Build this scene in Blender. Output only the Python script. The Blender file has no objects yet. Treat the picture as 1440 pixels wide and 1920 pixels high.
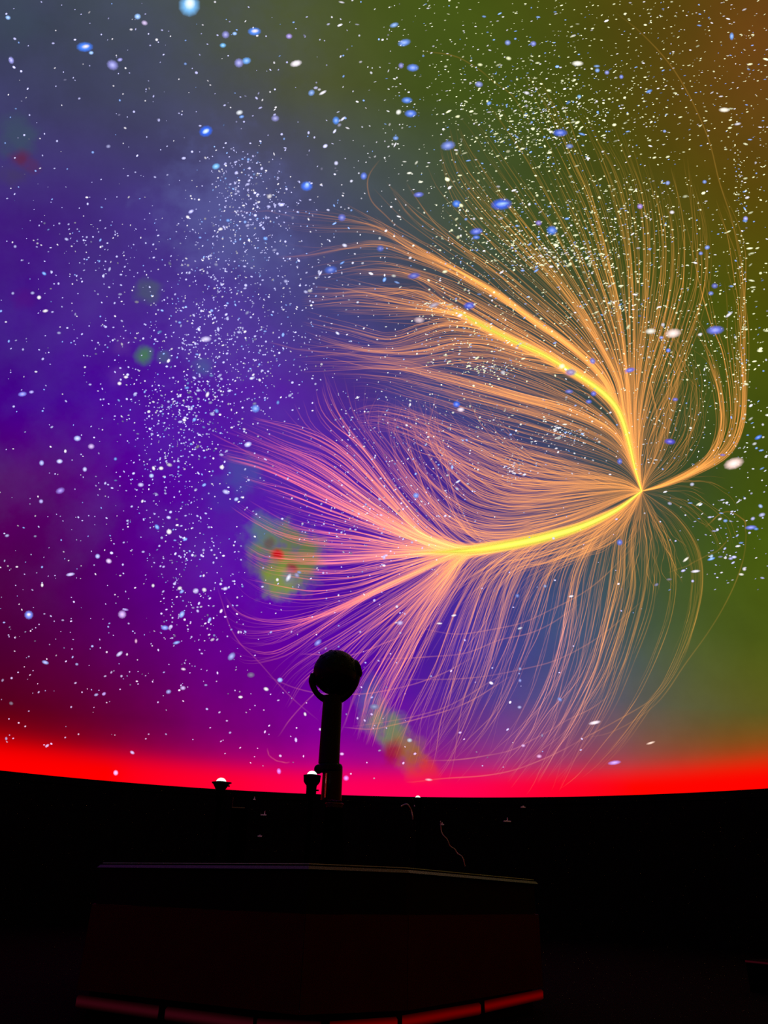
import bpy, math, random
import numpy as np
from mathutils import Vector

random.seed(7)
rng = np.random.default_rng(11)
SC = bpy.context.scene
COL = SC.collection

# ------------------------------------------------------------------ camera
EYE = Vector((0.0, -9.2, 1.05))
PITCH, ROLL, YAW, FPX = 0.461646, 0.031027, 0.061863, 1397.0
cp, sp = math.cos(PITCH), math.sin(PITCH)
FWD = Vector((math.sin(YAW) * cp, math.cos(YAW) * cp, sp))
R0 = Vector((math.cos(YAW), -math.sin(YAW), 0))
U0 = R0.cross(FWD)
RGT = R0 * math.cos(ROLL) + U0 * math.sin(ROLL)
UPV = -R0 * math.sin(ROLL) + U0 * math.cos(ROLL)
cam_data = bpy.data.cameras.new('camera')
cam = bpy.data.objects.new('camera', cam_data)
COL.objects.link(cam)
from mathutils import Matrix
m3 = Matrix((RGT, UPV, -FWD)).transposed()
cam.matrix_world = Matrix.Translation(EYE) @ m3.to_4x4()
cam_data.sensor_fit = 'VERTICAL'
cam_data.sensor_height = 24.0
cam_data.lens = 24.0 * FPX / 1920.0
cam_data.clip_end = 200
SC.camera = cam

# ------------------------------------------------------------------ world, exposure
w = bpy.data.worlds.new('dark_hall')
w.use_nodes = True
w.node_tree.nodes['Background'].inputs[0].default_value = (0, 0, 0, 1)
w.node_tree.nodes['Background'].inputs[1].default_value = 0
SC.world = w
SC.view_settings.view_transform = 'Standard'
SC.view_settings.look = 'None'
SC.view_settings.gamma = 1.0
SC.view_settings.exposure = 0.0
SC.view_settings.use_curve_mapping = False
SC.cycles.transparent_max_bounces = 160
SC.cycles.use_denoising = False
SC.cycles.sample_clamp_indirect = 2.0

RD = 12.0                 # dome radius
ZS = 1.05 + 2.0524        # height of the springline
eye = np.array(EYE); Fv = np.array(FWD); Rv = np.array(RGT); Uv = np.array(UPV)
cen = np.array([0, 0, ZS])

def rays(px):
    px = np.asarray(px, float)
    d = Fv + Rv * ((px[..., 0:1] - 720) / FPX) + Uv * ((960 - px[..., 1:2]) / FPX)
    return d / np.linalg.norm(d, axis=-1, keepdims=True)

def dome(px, gap=0.04):
    """direction seen from the seat -> point on the dome surface"""
    d = rays(px); r = RD - gap
    oc = eye - cen
    b = (d * oc).sum(-1, keepdims=True)
    c = (oc * oc).sum() - r * r
    return eye + d * (-b + np.sqrt(b * b - c))

def to_px(P):
    d = np.asarray(P) - eye
    z = d @ Fv
    z = np.where(z < 0.05, 0.05, z)
    return np.stack([720 + FPX * (d @ Rv) / z, 960 - FPX * (d @ Uv) / z], -1)

def at_y(x, y, Y):
    """point on the vertical plane y = Y"""
    d = rays([x, y]); return Vector(eye + d * ((Y - eye[1]) / d[1]))

def lin(c):
    c = np.asarray(c, float) / 255.0
    return np.where(c <= 0.04045, c / 12.92, ((c + 0.055) / 1.055) ** 2.4)

# ------------------------------------------------------------------ helpers
def nodes_mat(name):
    m = bpy.data.materials.new(name); m.use_nodes = True
    m.node_tree.nodes.clear()
    return m, m.node_tree.nodes, m.node_tree.links

def surface(name, col, rough=0.5, metal=0.0, spec=0.4, var=0.25, scale=12.0, bump=0.05):
    m, N, L = nodes_mat(name)
    out = N.new('ShaderNodeOutputMaterial'); p = N.new('ShaderNodeBsdfPrincipled')
    tc = N.new('ShaderNodeTexCoord'); nz = N.new('ShaderNodeTexNoise')
    nz.inputs['Scale'].default_value = scale; nz.inputs['Detail'].default_value = 4
    L.new(tc.outputs['Object'], nz.inputs['Vector'])
    r = N.new('ShaderNodeValToRGB')
    r.color_ramp.elements[0].position = 0.3; r.color_ramp.elements[1].position = 0.7
    r.color_ramp.elements[0].color = tuple(c * (1 - var) for c in col) + (1,)
    r.color_ramp.elements[1].color = tuple(min(1, c * (1 + var)) for c in col) + (1,)
    L.new(nz.outputs['Fac'], r.inputs[0]); L.new(r.outputs[0], p.inputs['Base Color'])
    p.inputs['Roughness'].default_value = rough; p.inputs['Metallic'].default_value = metal
    p.inputs['Specular IOR Level'].default_value = spec
    b = N.new('ShaderNodeBump'); b.inputs['Strength'].default_value = bump
    b.inputs['Distance'].default_value = 0.002
    L.new(nz.outputs['Fac'], b.inputs['Height']); L.new(b.outputs[0], p.inputs['Normal'])
    L.new(p.outputs[0], out.inputs[0])
    return m

def glow_mat(name, col, strength, soft_edge=False):
    m, N, L = nodes_mat(name)
    out = N.new('ShaderNodeOutputMaterial'); e = N.new('ShaderNodeEmission')
    e.inputs[0].default_value = tuple(col) + (1,); e.inputs[1].default_value = strength
    if soft_edge:                      # fade put into the emission to soften strip edges: brightest along the middle
        tc = N.new('ShaderNodeTexCoord'); sp_ = N.new('ShaderNodeSeparateXYZ'); L.new(tc.outputs['Generated'], sp_.inputs[0])
        rp = N.new('ShaderNodeValToRGB'); rp.color_ramp.interpolation = 'B_SPLINE'
        for k, (p_, v_) in enumerate([(0, 0), (.25, .25), (.5, 1), (.75, .5), (1, 0)]):
            el = rp.color_ramp.elements[k] if k < 2 else rp.color_ramp.elements.new(p_)
            el.position = p_; el.color = (v_ * strength,) * 3 + (1,)
        L.new(sp_.outputs['Z'], rp.inputs[0]); L.new(rp.outputs[0], e.inputs[1])
    L.new(e.outputs[0], out.inputs[0])
    return m

def mesh_obj(name, verts, faces, mat, parent=None, smooth=False, attr=None):
    me = bpy.data.meshes.new(name)
    me.from_pydata([tuple(v) for v in verts], [], faces)
    if attr is not None:
        a = me.attributes.new('glow', 'FLOAT_COLOR', 'POINT')
        a.data.foreach_set('color', np.asarray(attr, np.float32).ravel())
    if smooth:
        me.polygons.foreach_set('use_smooth', [True] * len(me.polygons))
    me.materials.append(mat); me.update()
    o = bpy.data.objects.new(name, me); COL.objects.link(o)
    if parent: o.parent = parent
    return o

def thing(name, label, cat, loc=(0, 0, 0), group=None):
    o = bpy.data.objects.new(name, None); COL.objects.link(o)
    o.location = loc; o.empty_display_size = 0.2
    o['label'] = label; o['category'] = cat
    if group: o['group'] = group
    return o

def tag(o, label, cat, group=None):
    o['label'] = label; o['category'] = cat
    if group: o['group'] = group
    return o

class MB:
    """collects shapes into one mesh, in the parent's own coordinates"""
    def __init__(s): s.v = []; s.f = []
    def add(s, v, f):
        k = len(s.v); s.v += [Vector(q) for q in v]; s.f += [[i + k for i in q] for q in f]; return s
    def lathe(s, prof, c=(0, 0, 0), ax=(0, 0, 1), n=40, cap=True):
        ax = Vector(ax).normalized(); a = ax.orthogonal().normalized(); b = ax.cross(a); c = Vector(c)
        v = []; f = []
        for r, h in prof:
            for i in range(n):
                t = 2 * math.pi * i / n
                v.append(c + ax * h + (a * math.cos(t) + b * math.sin(t)) * r)
        for j in range(len(prof) - 1):
            for i in range(n):
                i2 = (i + 1) % n
                f.append([j * n + i, j * n + i2, (j + 1) * n + i2, (j + 1) * n + i])
        if cap:
            f.append(list(range(n))[::-1]); f.append([(len(prof) - 1) * n + i for i in range(n)])
        return s.add(v, f)
    def tube(s, pts, rad, n=12, flat=1.0, side=None):
        pts = [Vector(p) for p in pts]; v = []; f = []
        rads = rad if isinstance(rad, (list, tuple)) else [rad] * len(pts)
        prev = None
        for k, p in enumerate(pts):
            d = (pts[min(k + 1, len(pts) - 1)] - pts[max(k - 1, 0)]).normalized()
            a = (side - d * side.dot(d)).normalized() if side else (d.orthogonal().normalized() if prev is None else (prev - d * prev.dot(d)).normalized())
            prev = a; b = d.cross(a)
            for i in range(n):
                t = 2 * math.pi * i / n
                v.append(p + a * math.cos(t) * rads[k] * flat + b * math.sin(t) * rads[k])
        for j in range(len(pts) - 1):
            for i in range(n):
                i2 = (i + 1) % n
                f.append([j * n + i, j * n + i2, (j + 1) * n + i2, (j + 1) * n + i])
        f.append(list(range(n))[::-1]); f.append([(len(pts) - 1) * n + i for i in range(n)])
        return s.add(v, f)
    def box(s, c, size, M=None):
        v = [Vector(((i & 1) - .5, ((i >> 1) & 1) - .5, ((i >> 2) & 1) - .5)) for i in range(8)]
        v = [Vector((q.x * size[0], q.y * size[1], q.z * size[2])) for q in v]
        if M: v = [M @ q for q in v]
        return s.add([q + Vector(c) for q in v], [[0, 2, 3, 1], [4, 5, 7, 6], [0, 1, 5, 4], [2, 6, 7, 3], [0, 4, 6, 2], [1, 3, 7, 5]])
    def build(s, name, mat, parent=None, smooth=False, bevel=0):
        o = mesh_obj(name, s.v, s.f, mat, parent, smooth)
        if bevel:
            b = o.modifiers.new('bevel', 'BEVEL'); b.width = bevel; b.segments = 2; b.limit_method = 'ANGLE'
        if smooth:
            e = o.modifiers.new('edge', 'EDGE_SPLIT'); e.split_angle = math.radians(38)
        return o

def structure(o): o['kind'] = 'structure'; return o

# ------------------------------------------------------------------ dome screen
# colours of the show on the dome: rows of (x, colour)
SAMP = {
 20:  [(0,(58,72,84)),(200,(60,76,72)),(330,(66,80,55)),(480,(75,88,30)),(700,(68,88,12)),(900,(66,86,18)),(1100,(74,76,15)),(1300,(92,70,15)),(1430,(118,66,24))],
 150: [(0,(55,60,95)),(150,(62,70,88)),(330,(65,75,80)),(480,(75,82,60)),(640,(78,86,45)),(800,(62,82,20)),(1000,(60,80,20)),(1200,(76,70,15)),(1430,(106,68,24))],
 300: [(0,(52,45,110)),(100,(60,50,112)),(250,(62,62,118)),(400,(66,72,112)),(550,(72,75,92)),(700,(75,82,66)),(850,(74,84,38)),(1000,(56,78,20)),(1200,(74,72,14)),(1430,(98,70,14))],
 450: [(0,(60,0,125)),(150,(65,35,132)),(300,(70,45,142)),(450,(70,60,142)),(550,(70,75,128)),(700,(65,80,105)),(850,(70,85,68)),(1000,(58,80,34)),(1200,(64,78,20)),(1430,(86,78,12))],
 600: [(0,(62,0,142)),(150,(70,15,142)),(300,(72,38,150)),(450,(72,48,150)),(600,(70,68,134)),(800,(56,64,96)),(1000,(60,70,58)),(1300,(58,80,16)),(1430,(75,80,8))],
 750: [(0,(62,0,142)),(200,(70,0,156)),(350,(80,10,162)),(500,(85,28,162)),(650,(75,38,142)),(800,(65,66,130)),(950,(60,74,108)),(1100,(60,75,68)),(1300,(55,80,20)),(1430,(74,84,10))],
 900: [(0,(80,0,92)),(150,(85,0,112)),(300,(85,0,165)),(450,(84,26,166)),(600,(84,26,166)),(750,(74,32,152)),(900,(62,44,134)),(1100,(60,70,88)),(1300,(52,76,20)),(1430,(70,84,10))],
 1050:[(0,(75,0,70)),(150,(80,0,92)),(300,(90,0,150)),(420,(85,0,172)),(600,(84,14,170)),(750,(72,20,155)),(900,(60,48,138)),(1000,(54,76,118)),(1150,(60,80,78)),(1300,(60,85,16)),(1430,(70,90,14))],
 1200:[(0,(75,0,50)),(150,(85,0,70)),(300,(95,0,118)),(450,(100,0,150)),(600,(85,0,165)),(750,(72,14,162)),(900,(64,46,152)),(980,(60,72,138)),(1050,(60,84,130)),(1150,(62,84,92)),(1300,(72,90,20)),(1430,(75,90,14))],
 1330:[(0,(85,0,12)),(150,(95,0,40)),(300,(100,0,75)),(450,(110,0,120)),(600,(112,0,160)),(750,(92,0,162)),(900,(80,48,142)),(1050,(86,80,130)),(1200,(92,90,78)),(1300,(92,95,48)),(1430,(86,86,20))],
 1400:[(0,(110,0,5)),(150,(105,0,20)),(300,(115,0,70)),(450,(130,0,112)),(600,(150,0,152)),(750,(120,10,150)),(900,(125,50,142)),(1050,(138,75,126)),(1200,(118,80,60)),(1300,(118,80,30)),(1430,(120,80,18))],
 1490:[(0,(150,0,0)),(300,(140,0,50)),(450,(160,0,90)),(640,(180,0,110)),(900,(170,20,110)),(1100,(150,40,80)),(1300,(140,50,30)),(1430,(150,50,10))],
}
_ys = sorted(SAMP)
def show_colour(px):
    x = float(min(max(px[0], 0), 1430)); y = float(min(max(px[1], _ys[0]), _ys[-1]))
    def row(k):
        xs = [q[0] for q in SAMP[k]]; cs = lin([q[1] for q in SAMP[k]])
        return np.array([np.interp(x, xs, cs[:, i]) for i in range(3)])
    for a, b in zip(_ys[:-1], _ys[1:]):
        if y <= b:
            t = (y - a) / (b - a); return row(a) * (1 - t) + row(b) * t

def dome_material():
    m, N, L = nodes_mat('dome_show')
    out = N.new('ShaderNodeOutputMaterial'); em = N.new('ShaderNodeEmission')
    tc = N.new('ShaderNodeTexCoord')
    sc = N.new('ShaderNodeVectorMath'); sc.operation = 'SCALE'; sc.inputs['Scale'].default_value = 1 / RD
    L.new(tc.outputs['Object'], sc.inputs[0])
    P = sc.outputs[0]
    # gentle warp so that the colour fields have cloudy borders
    nz = N.new('ShaderNodeTexNoise'); nz.inputs['Scale'].default_value = 3.2; nz.inputs['Detail'].default_value = 5
    L.new(P, nz.inputs['Vector'])
    wsub = N.new('ShaderNodeVectorMath'); wsub.operation = 'SUBTRACT'; wsub.inputs[1].default_value = (.5, .5, .5)
    L.new(nz.outputs['Color'], wsub.inputs[0])
    wsc = N.new('ShaderNodeVectorMath'); wsc.operation = 'MULTIPLY'; wsc.inputs[1].default_value = (.10, .06, .06)
    L.new(wsub.outputs[0], wsc.inputs[0])
    wad = N.new('ShaderNodeVectorMath'); wad.operation = 'ADD'
    L.new(P, wad.inputs[0]); L.new(wsc.outputs[0], wad.inputs[1])
    sep = N.new('ShaderNodeSeparateXYZ'); L.new(wad.outputs[0], sep.inputs[0])
    th = N.new('ShaderNodeMath'); th.operation = 'ARCTAN2'
    L.new(sep.outputs['Z'], th.inputs[0]); L.new(sep.outputs['Y'], th.inputs[1])
    s = N.new('ShaderNodeMapRange'); s.inputs['From Min'].default_value = -1; s.inputs['From Max'].default_value = 1
    L.new(sep.outputs['X'], s.inputs['Value'])
    rows = [0, 4, 8, 13, 19, 26, 34, 43, 53, 64, 76, 89, 104]
    stops = np.linspace(-0.9, 0.9, 19)
    prev = None; pt = None
    for deg in rows:
        t = math.radians(deg)
        ramp = N.new('ShaderNodeValToRGB'); cr = ramp.color_ramp; cr.interpolation = 'B_SPLINE'
        for k, sx in enumerate(stops):
            rr = math.sqrt(1 - sx * sx)
            Pw = cen + RD * np.array([sx, rr * math.cos(t), rr * math.sin(t)])
            c = show_colour(to_px(Pw))
            el = cr.elements[k] if k < 2 else cr.elements.new((sx + 1) / 2)
            el.position = (sx + 1) / 2; el.color = (*[float(q) for q in c], 1)
        L.new(s.outputs[0], ramp.inputs[0])
        if prev is None: prev = ramp.outputs[0]
        else:
            mr = N.new('ShaderNodeMapRange'); mr.inputs['From Min'].default_value = pt; mr.inputs['From Max'].default_value = t
            L.new(th.outputs[0], mr.inputs['Value'])
            mx = N.new('ShaderNodeMix'); mx.data_type = 'RGBA'
            L.new(mr.outputs[0], mx.inputs[0]); L.new(prev, mx.inputs[6]); L.new(ramp.outputs[0], mx.inputs[7])
            prev = mx.outputs[2]
        pt = t
    # cloudy mottling of the star fields
    n2 = N.new('ShaderNodeTexNoise'); n2.inputs['Scale'].default_value = 6; n2.inputs['Detail'].default_value = 6; n2.inputs['Roughness'].default_value = .6
    L.new(P, n2.inputs['Vector'])
    mr = N.new('ShaderNodeMapRange'); mr.inputs['From Min'].default_value = .25; mr.inputs['From Max'].default_value = .75
    mr.inputs['To Min'].default_value = .86; mr.inputs['To Max'].default_value = 1.12
    L.new(n2.outputs['Fac'], mr.inputs['Value'])
    mm = N.new('ShaderNodeVectorMath'); mm.operation = 'SCALE'
    L.new(prev, mm.inputs[0]); L.new(mr.outputs[0], mm.inputs['Scale'])
    prev = mm.outputs[0]
    # grey-blue mist over the purple side
    n4 = N.new('ShaderNodeTexNoise'); n4.inputs['Scale'].default_value = 4.5; n4.inputs['Detail'].default_value = 7; n4.inputs['Roughness'].default_value = .62
    L.new(P, n4.inputs['Vector'])
    m4 = N.new('ShaderNodeMapRange'); m4.inputs['From Min'].default_value = .42; m4.inputs['From Max'].default_value = .75; m4.inputs['To Max'].default_value = .22
    L.new(n4.outputs['Fac'], m4.inputs['Value'])
    m5 = N.new('ShaderNodeMapRange'); m5.interpolation_type = 'SMOOTHSTEP'; m5.inputs['From Min'].default_value = .42; m5.inputs['From Max'].default_value = .50
    m5.inputs['To Min'].default_value = 1; m5.inputs['To Max'].default_value = .0
    L.new(s.outputs[0], m5.inputs['Value'])
    m7 = N.new('ShaderNodeMapRange'); m7.interpolation_type = 'SMOOTHSTEP'; m7.inputs['From Min'].default_value = .25; m7.inputs['From Max'].default_value = .55
    L.new(sep.outputs['Z'], m7.inputs['Value'])
    m6 = N.new('ShaderNodeMath'); m6.operation = 'MULTIPLY'; L.new(m4.outputs[0], m6.inputs[0]); L.new(m5.outputs[0], m6.inputs[1])
    m8 = N.new('ShaderNodeMath'); m8.operation = 'MULTIPLY'; L.new(m6.outputs[0], m8.inputs[0]); L.new(m7.outputs[0], m8.inputs[1])
    mx = N.new('ShaderNodeMix'); mx.data_type = 'RGBA'; mx.inputs[7].default_value = (*[float(k) for k in lin((84, 84, 150))], 1)
    L.new(m8.outputs[0], mx.inputs[0]); L.new(prev, mx.inputs[6]); prev = mx.outputs[2]
    # nebula patches (x, y, rx, ry, colour, amount, roughness of the border)
    n3 = N.new('ShaderNodeTexNoise'); n3.inputs['Scale'].default_value = 26; n3.inputs['Detail'].default_value = 5
    L.new(P, n3.inputs['Vector'])
    n3s = N.new('ShaderNodeMath'); n3s.operation = 'MULTIPLY_ADD'; n3s.inputs[1].default_value = 1.0; n3s.inputs[2].default_value = -.5
    L.new(n3.outputs['Fac'], n3s.inputs[0])
    patches = [
        (420, 400, 120, (96, 104, 165), .45), (400, 620, 110, (88, 66, 165), .45), (330, 800, 90, (82, 24, 172), .3), (500, 470, 70, (84, 92, 150), .4),
        (455, 890, 42, (62, 84, 160), .55), (415, 930, 40, (66, 52, 165), .4),
        (500, 1005, 40, (84, 120, 130), .8), (540, 1050, 62, (108, 122, 62), .95), (572, 1030, 40, (96, 120, 60), .7), (530, 1090, 36, (128, 150, 58), .8),
        (519, 1039, 12, (190, 10, 20), 1.0), (548, 1068, 11, (140, 30, 60), .9), (542, 1082, 14, (120, 120, 150), .8), (505, 1020, 11, (95, 60, 85), .6),
        (271, 667, 17, (70, 128, 70), .8), (306, 670, 14, (72, 96, 120), .6), (378, 692, 20, (70, 95, 150), .6), (278, 545, 26, (72, 90, 100), .6),
        (225, 650, 22, (90, 50, 150), .6), (222, 700, 20, (92, 44, 160), .6), (45, 560, 22, (80, 16, 130), .5),
        (30, 255, 42, (58, 84, 96), .6), (40, 300, 20, (92, 40, 78), .9), (30, 330, 28, (66, 60, 88), .5), (62, 312, 16, (88, 44, 88), .5),
        (690, 1310, 26, (92, 96, 160), .6), (712, 1350, 30, (104, 128, 112), .85), (735, 1375, 32, (112, 128, 96), .95), (765, 1402, 30, (150, 112, 60), .85),
        (738, 1412, 22, (150, 16, 60), .9), (775, 1425, 30, (150, 92, 40), .8), (800, 1455, 36, (214, 56, 30), .75), (700, 1285, 22, (84, 74, 150), .5),
        (30, 40, 60, (60, 78, 92), .4)]
    for (x, y, r, c, amt) in patches:
        p0 = (dome([x, y], 0) - cen) / RD
        dx = np.linalg.norm(dome([x + r, y], 0) - dome([x, y], 0)) / RD
        v = N.new('ShaderNodeVectorMath'); v.operation = 'DISTANCE'; v.inputs[1].default_value = tuple(p0)
        L.new(P, v.inputs[0])
        a = N.new('ShaderNodeMath'); a.operation = 'MULTIPLY_ADD'; a.inputs[1].default_value = dx * 1.9
        L.new(n3s.outputs[0], a.inputs[0]); L.new(v.outputs['Value'], a.inputs[2])
        q = N.new('ShaderNodeMapRange'); q.interpolation_type = 'SMOOTHSTEP'
        q.inputs['From Min'].default_value = dx * .2; q.inputs['From Max'].default_value = dx * 1.4
        q.inputs['To Min'].default_value = amt; q.inputs['To Max'].default_value = 0
        L.new(a.outputs[0], q.inputs['Value'])
        mx = N.new('ShaderNodeMix'); mx.data_type = 'RGBA'
        mx.inputs[7].default_value = (*[float(k) for k in lin(c)], 1)
        L.new(q.outputs[0], mx.inputs[0]); L.new(prev, mx.inputs[6]); prev = mx.outputs[2]
    # the red band projected round the horizon
    s2 = N.new('ShaderNodeSeparateXYZ'); L.new(P, s2.inputs[0])
    rr = N.new('ShaderNodeValToRGB'); cr = rr.color_ramp; cr.interpolation = 'B_SPLINE'
    vals = [(0, 1), (.12, 1), (.22, .93), (.32, .72), (.42, .42), (.52, .2), (.64, .08), (.8, .025), (1, 0)]
    for k, (p_, v_) in enumerate(vals):
        el = cr.elements[k] if k < 2 else cr.elements.new(p_)
        el.position = p_; el.color = (v_, v_, v_, 1)
    mz = N.new('ShaderNodeMapRange'); mz.inputs['From Max'].default_value = .132
    L.new(s2.outputs['Z'], mz.inputs['Value']); L.new(mz.outputs[0], rr.inputs[0])
    mx = N.new('ShaderNodeMix'); mx.data_type = 'RGBA'
    L.new(rr.outputs[0], mx.inputs[0]); L.new(prev, mx.inputs[6])
    rc = N.new('ShaderNodeValToRGB'); cr = rc.color_ramp
    for k, (sx, c) in enumerate([(-.45, (255, 0, 0)), (-.2, (255, 0, 55)), (.05, (255, 0, 88)), (.3, (255, 0, 80)), (.5, (255, 0, 40)), (.62, (255, 4, 0))]):
        el = cr.elements[k] if k < 2 else cr.elements.new((sx + 1) / 2)
        el.position = (sx + 1) / 2; el.color = (*[float(q) for q in lin(c)], 1)
    L.new(s.outputs[0], rc.inputs[0]); L.new(rc.outputs[0], mx.inputs[7]); prev = mx.outputs[2]
    L.new(prev, em.inputs[0]); em.inputs[1].default_value = 1.0
    L.new(em.outputs[0], out.inputs[0])
    return m

def build_dome():
    n, k = 256, 72
    v = [(0, 0, RD)]; f = []
    for j in range(1, k + 1):
        t = math.pi / 2 * j / k
        for i in range(n):
            a = 2 * math.pi * i / n
            v.append((RD * math.sin(t) * math.cos(a), RD * math.sin(t) * math.sin(a), RD * math.cos(t)))
    for i in range(n): f.append([0, 1 + (i + 1) % n, 1 + i])
    for j in range(k - 1):
        for i in range(n):
            a = 1 + j * n + i; b = 1 + j * n + (i + 1) % n
            f.append([a, b, b + n, a + n])
    o = mesh_obj('ceiling', v, f, dome_material(), smooth=True)
    o.location = (0, 0, ZS)
    o['label'] = 'huge planetarium dome screen showing a purple, blue and green starry sky over a red horizon'
    structure(o)
build_dome()

BLACK = surface('black_carpet', (.0016, .0016, .0016), rough=.95, spec=.02, scale=60)
WALLM = surface('black_wall', (.0034, .0030, .0032), rough=.9, spec=.03, scale=5)

def ring_wall():
    mb = MB()
    # cove wall under the dome with a projecting rim, wall thickness outward
    prof = [(RD + .0, 0), (RD + .0, ZS - .16), (RD - .02, ZS - .15), (RD - .02, ZS + .012), (RD + .35, ZS + .012), (RD + .35, 0)]
    mb.lathe(prof, n=256, cap=False)
    return structure(mb.build('wall_round', WALLM, smooth=True))
ring_wall()
def floor():
    mb = MB(); mb.lathe([(0.001, 0), (RD + .35, 0), (RD + .35, -.1), (.001, -.1)], n=128, cap=False)
    return structure(mb.build('floor', BLACK))
floor()

# ------------------------------------------------------------------ projected light
def light_mat(name, cover):
    m, N, L = nodes_mat(name)
    out = N.new('ShaderNodeOutputMaterial'); e = N.new('ShaderNodeEmission'); t = N.new('ShaderNodeBsdfTransparent')
    a = N.new('ShaderNodeAttribute'); a.attribute_name = 'glow'
    L.new(a.outputs['Color'], e.inputs[0]); e.inputs[1].default_value = 1
    cv = N.new('ShaderNodeMath'); cv.operation = 'MULTIPLY'; cv.inputs[1].default_value = cover
    L.new(a.outputs['Alpha'], cv.inputs[0])
    inv = N.new('ShaderNodeMath'); inv.operation = 'SUBTRACT'; inv.inputs[0].default_value = 1; inv.use_clamp = True
    L.new(cv.outputs[0], inv.inputs[1])
    L.new(inv.outputs[0], t.inputs[0])
    ad = N.new('ShaderNodeAddShader'); L.new(e.outputs[0], ad.inputs[0]); L.new(t.outputs[0], ad.inputs[1])
    L.new(ad.outputs[0], out.inputs[0])
    m.cycles.emission_sampling = 'NONE'
    return m
LM = light_mat('projected_filament', .36)
CM = light_mat('projected_trunk_light', .95)
SM = light_mat('projected_star', .9)

def resample(pts, n):
    pts = np.asarray(pts, float)
    if len(pts) > 2:                                  # centripetal-ish smoothing: Catmull-Rom
        P = np.vstack([2 * pts[0] - pts[1], pts, 2 * pts[-1] - pts[-2]]); q = []
        for i in range(1, len(P) - 2):
            for t in np.linspace(0, 1, 12, endpoint=False):
                q.append(.5 * ((2 * P[i]) + (-P[i-1] + P[i+1]) * t + (2*P[i-1] - 5*P[i] + 4*P[i+1] - P[i+2]) * t*t + (-P[i-1] + 3*P[i] - 3*P[i+1] + P[i+2]) * t**3))
        q.append(pts[-1]); pts = np.array(q)
    s = np.concatenate([[0], np.cumsum(np.linalg.norm(np.diff(pts, axis=0), axis=1))])
    u = np.linspace(0, s[-1], n)
    return np.stack([np.interp(u, s, pts[:, 0]), np.interp(u, s, pts[:, 1])], -1)

S = (1203, 921)
UP = [S, (1190, 876), (1180, 833), (1168, 791), (1154, 762)]              # trunk of the upper plume
UP2 = UP + [(1131, 737), (1100, 714), (1072, 697), (1017, 664), (961, 639), (900, 608)]
LO = [S, (1155, 957), (1091, 987), (1027, 1006), (964, 1020), (900, 1030)]  # trunk of the lower plume
UA = UP + [(1142, 725), (1110, 683), (1058, 640), (1000, 600), (940, 556)]
F = []   # (guides, count, width, intensity, side jitter at the tip, wobble, shortest length, weight near the trunk)
def fam(gs, n, wd, it, jit, wob, tmin, base=.35, clump=.5): F.append((gs, n, wd, it, jit, wob, tmin, base, clump))
fam([UA + [(850, 501), (764, 453), (722, 422), (678, 389)], UA + [(850, 502), (764, 456), (705, 412), (625, 386), (542, 376)],
     UA + [(850, 503), (764, 462), (705, 430), (597, 423), (511, 417)], UA + [(850, 506), (764, 468), (708, 446), (611, 439), (555, 425)],
     UA + [(850, 510), (770, 478), (711, 457), (650, 467), (542, 500), (505, 505)]], 46, 3.1, .42, 9, 4, .7, base=.2)
fam([UA[:-1] + [(930, 565), (860, 527), (790, 500), (710, 483), (640, 492), (548, 520)],
     UP + [(1120, 715), (1050, 665), (950, 605), (870, 560), (800, 525), (735, 512), (620, 520)],
     UP2[:-1] + [(900, 600), (850, 572), (815, 540), (780, 520), (700, 516)],
     UP2 + [(860, 584), (822, 562), (775, 540), (700, 548), (604, 522)],
     UP2 + [(860, 588), (815, 576), (750, 565), (680, 548), (610, 556), (563, 560)],
     UP2 + [(860, 590), (800, 580), (720, 570), (650, 566), (565, 575)],
     UP2 + [(860, 591), (800, 586), (745, 584), (690, 586), (625, 581)],
     UP2 + [(865, 594), (825, 592), (785, 597), (745, 604)]], 150, 3.0, .5, 8, 4, .62)
fam([UP2 + [(850, 602), (790, 612), (735, 632), (660, 614), (575, 590)], UP2[:-1] + [(890, 618), (830, 614), (780, 632), (720, 642), (650, 626), (560, 610)],
     UP2[:-1] + [(900, 628), (840, 621), (780, 640), (700, 651), (640, 640), (605, 630)],
     UP2[:-2] + [(980, 662), (910, 642), (850, 640), (790, 655), (700, 660), (630, 645), (560, 620)],
     UP2[:-3] + [(1040, 690), (990, 678), (920, 658), (860, 656), (780, 668), (700, 662), (650, 658), (553, 672)],
     UP2[:-3] + [(1040, 700), (990, 692), (930, 678), (860, 680), (750, 690), (680, 684), (525, 640)]], 60, 3.0, .42, 7, 3, .66)
fam([[S, (1188, 875), (1172, 830), (1140, 788), (1080, 745), (1000, 706), (900, 676), (800, 662), (690, 680)],
     [S, (1187, 875), (1170, 832), (1136, 795), (1070, 762), (980, 738), (900, 716), (800, 694), (700, 683), (622, 678)],
     [S, (1185, 872), (1165, 832), (1130, 802), (1060, 774), (980, 752), (900, 730), (800, 702), (700, 684), (540, 688)],
     [S, (1183, 877), (1155, 845), (1100, 815), (1020, 785), (930, 760), (820, 735), (740, 715), (665, 708)],
     [S, (1180, 887), (1140, 860), (1080, 840), (990, 815), (900, 790), (800, 755), (700, 725), (655, 725)]], 90, 2.8, .36, 10, 5, .5)
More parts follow.
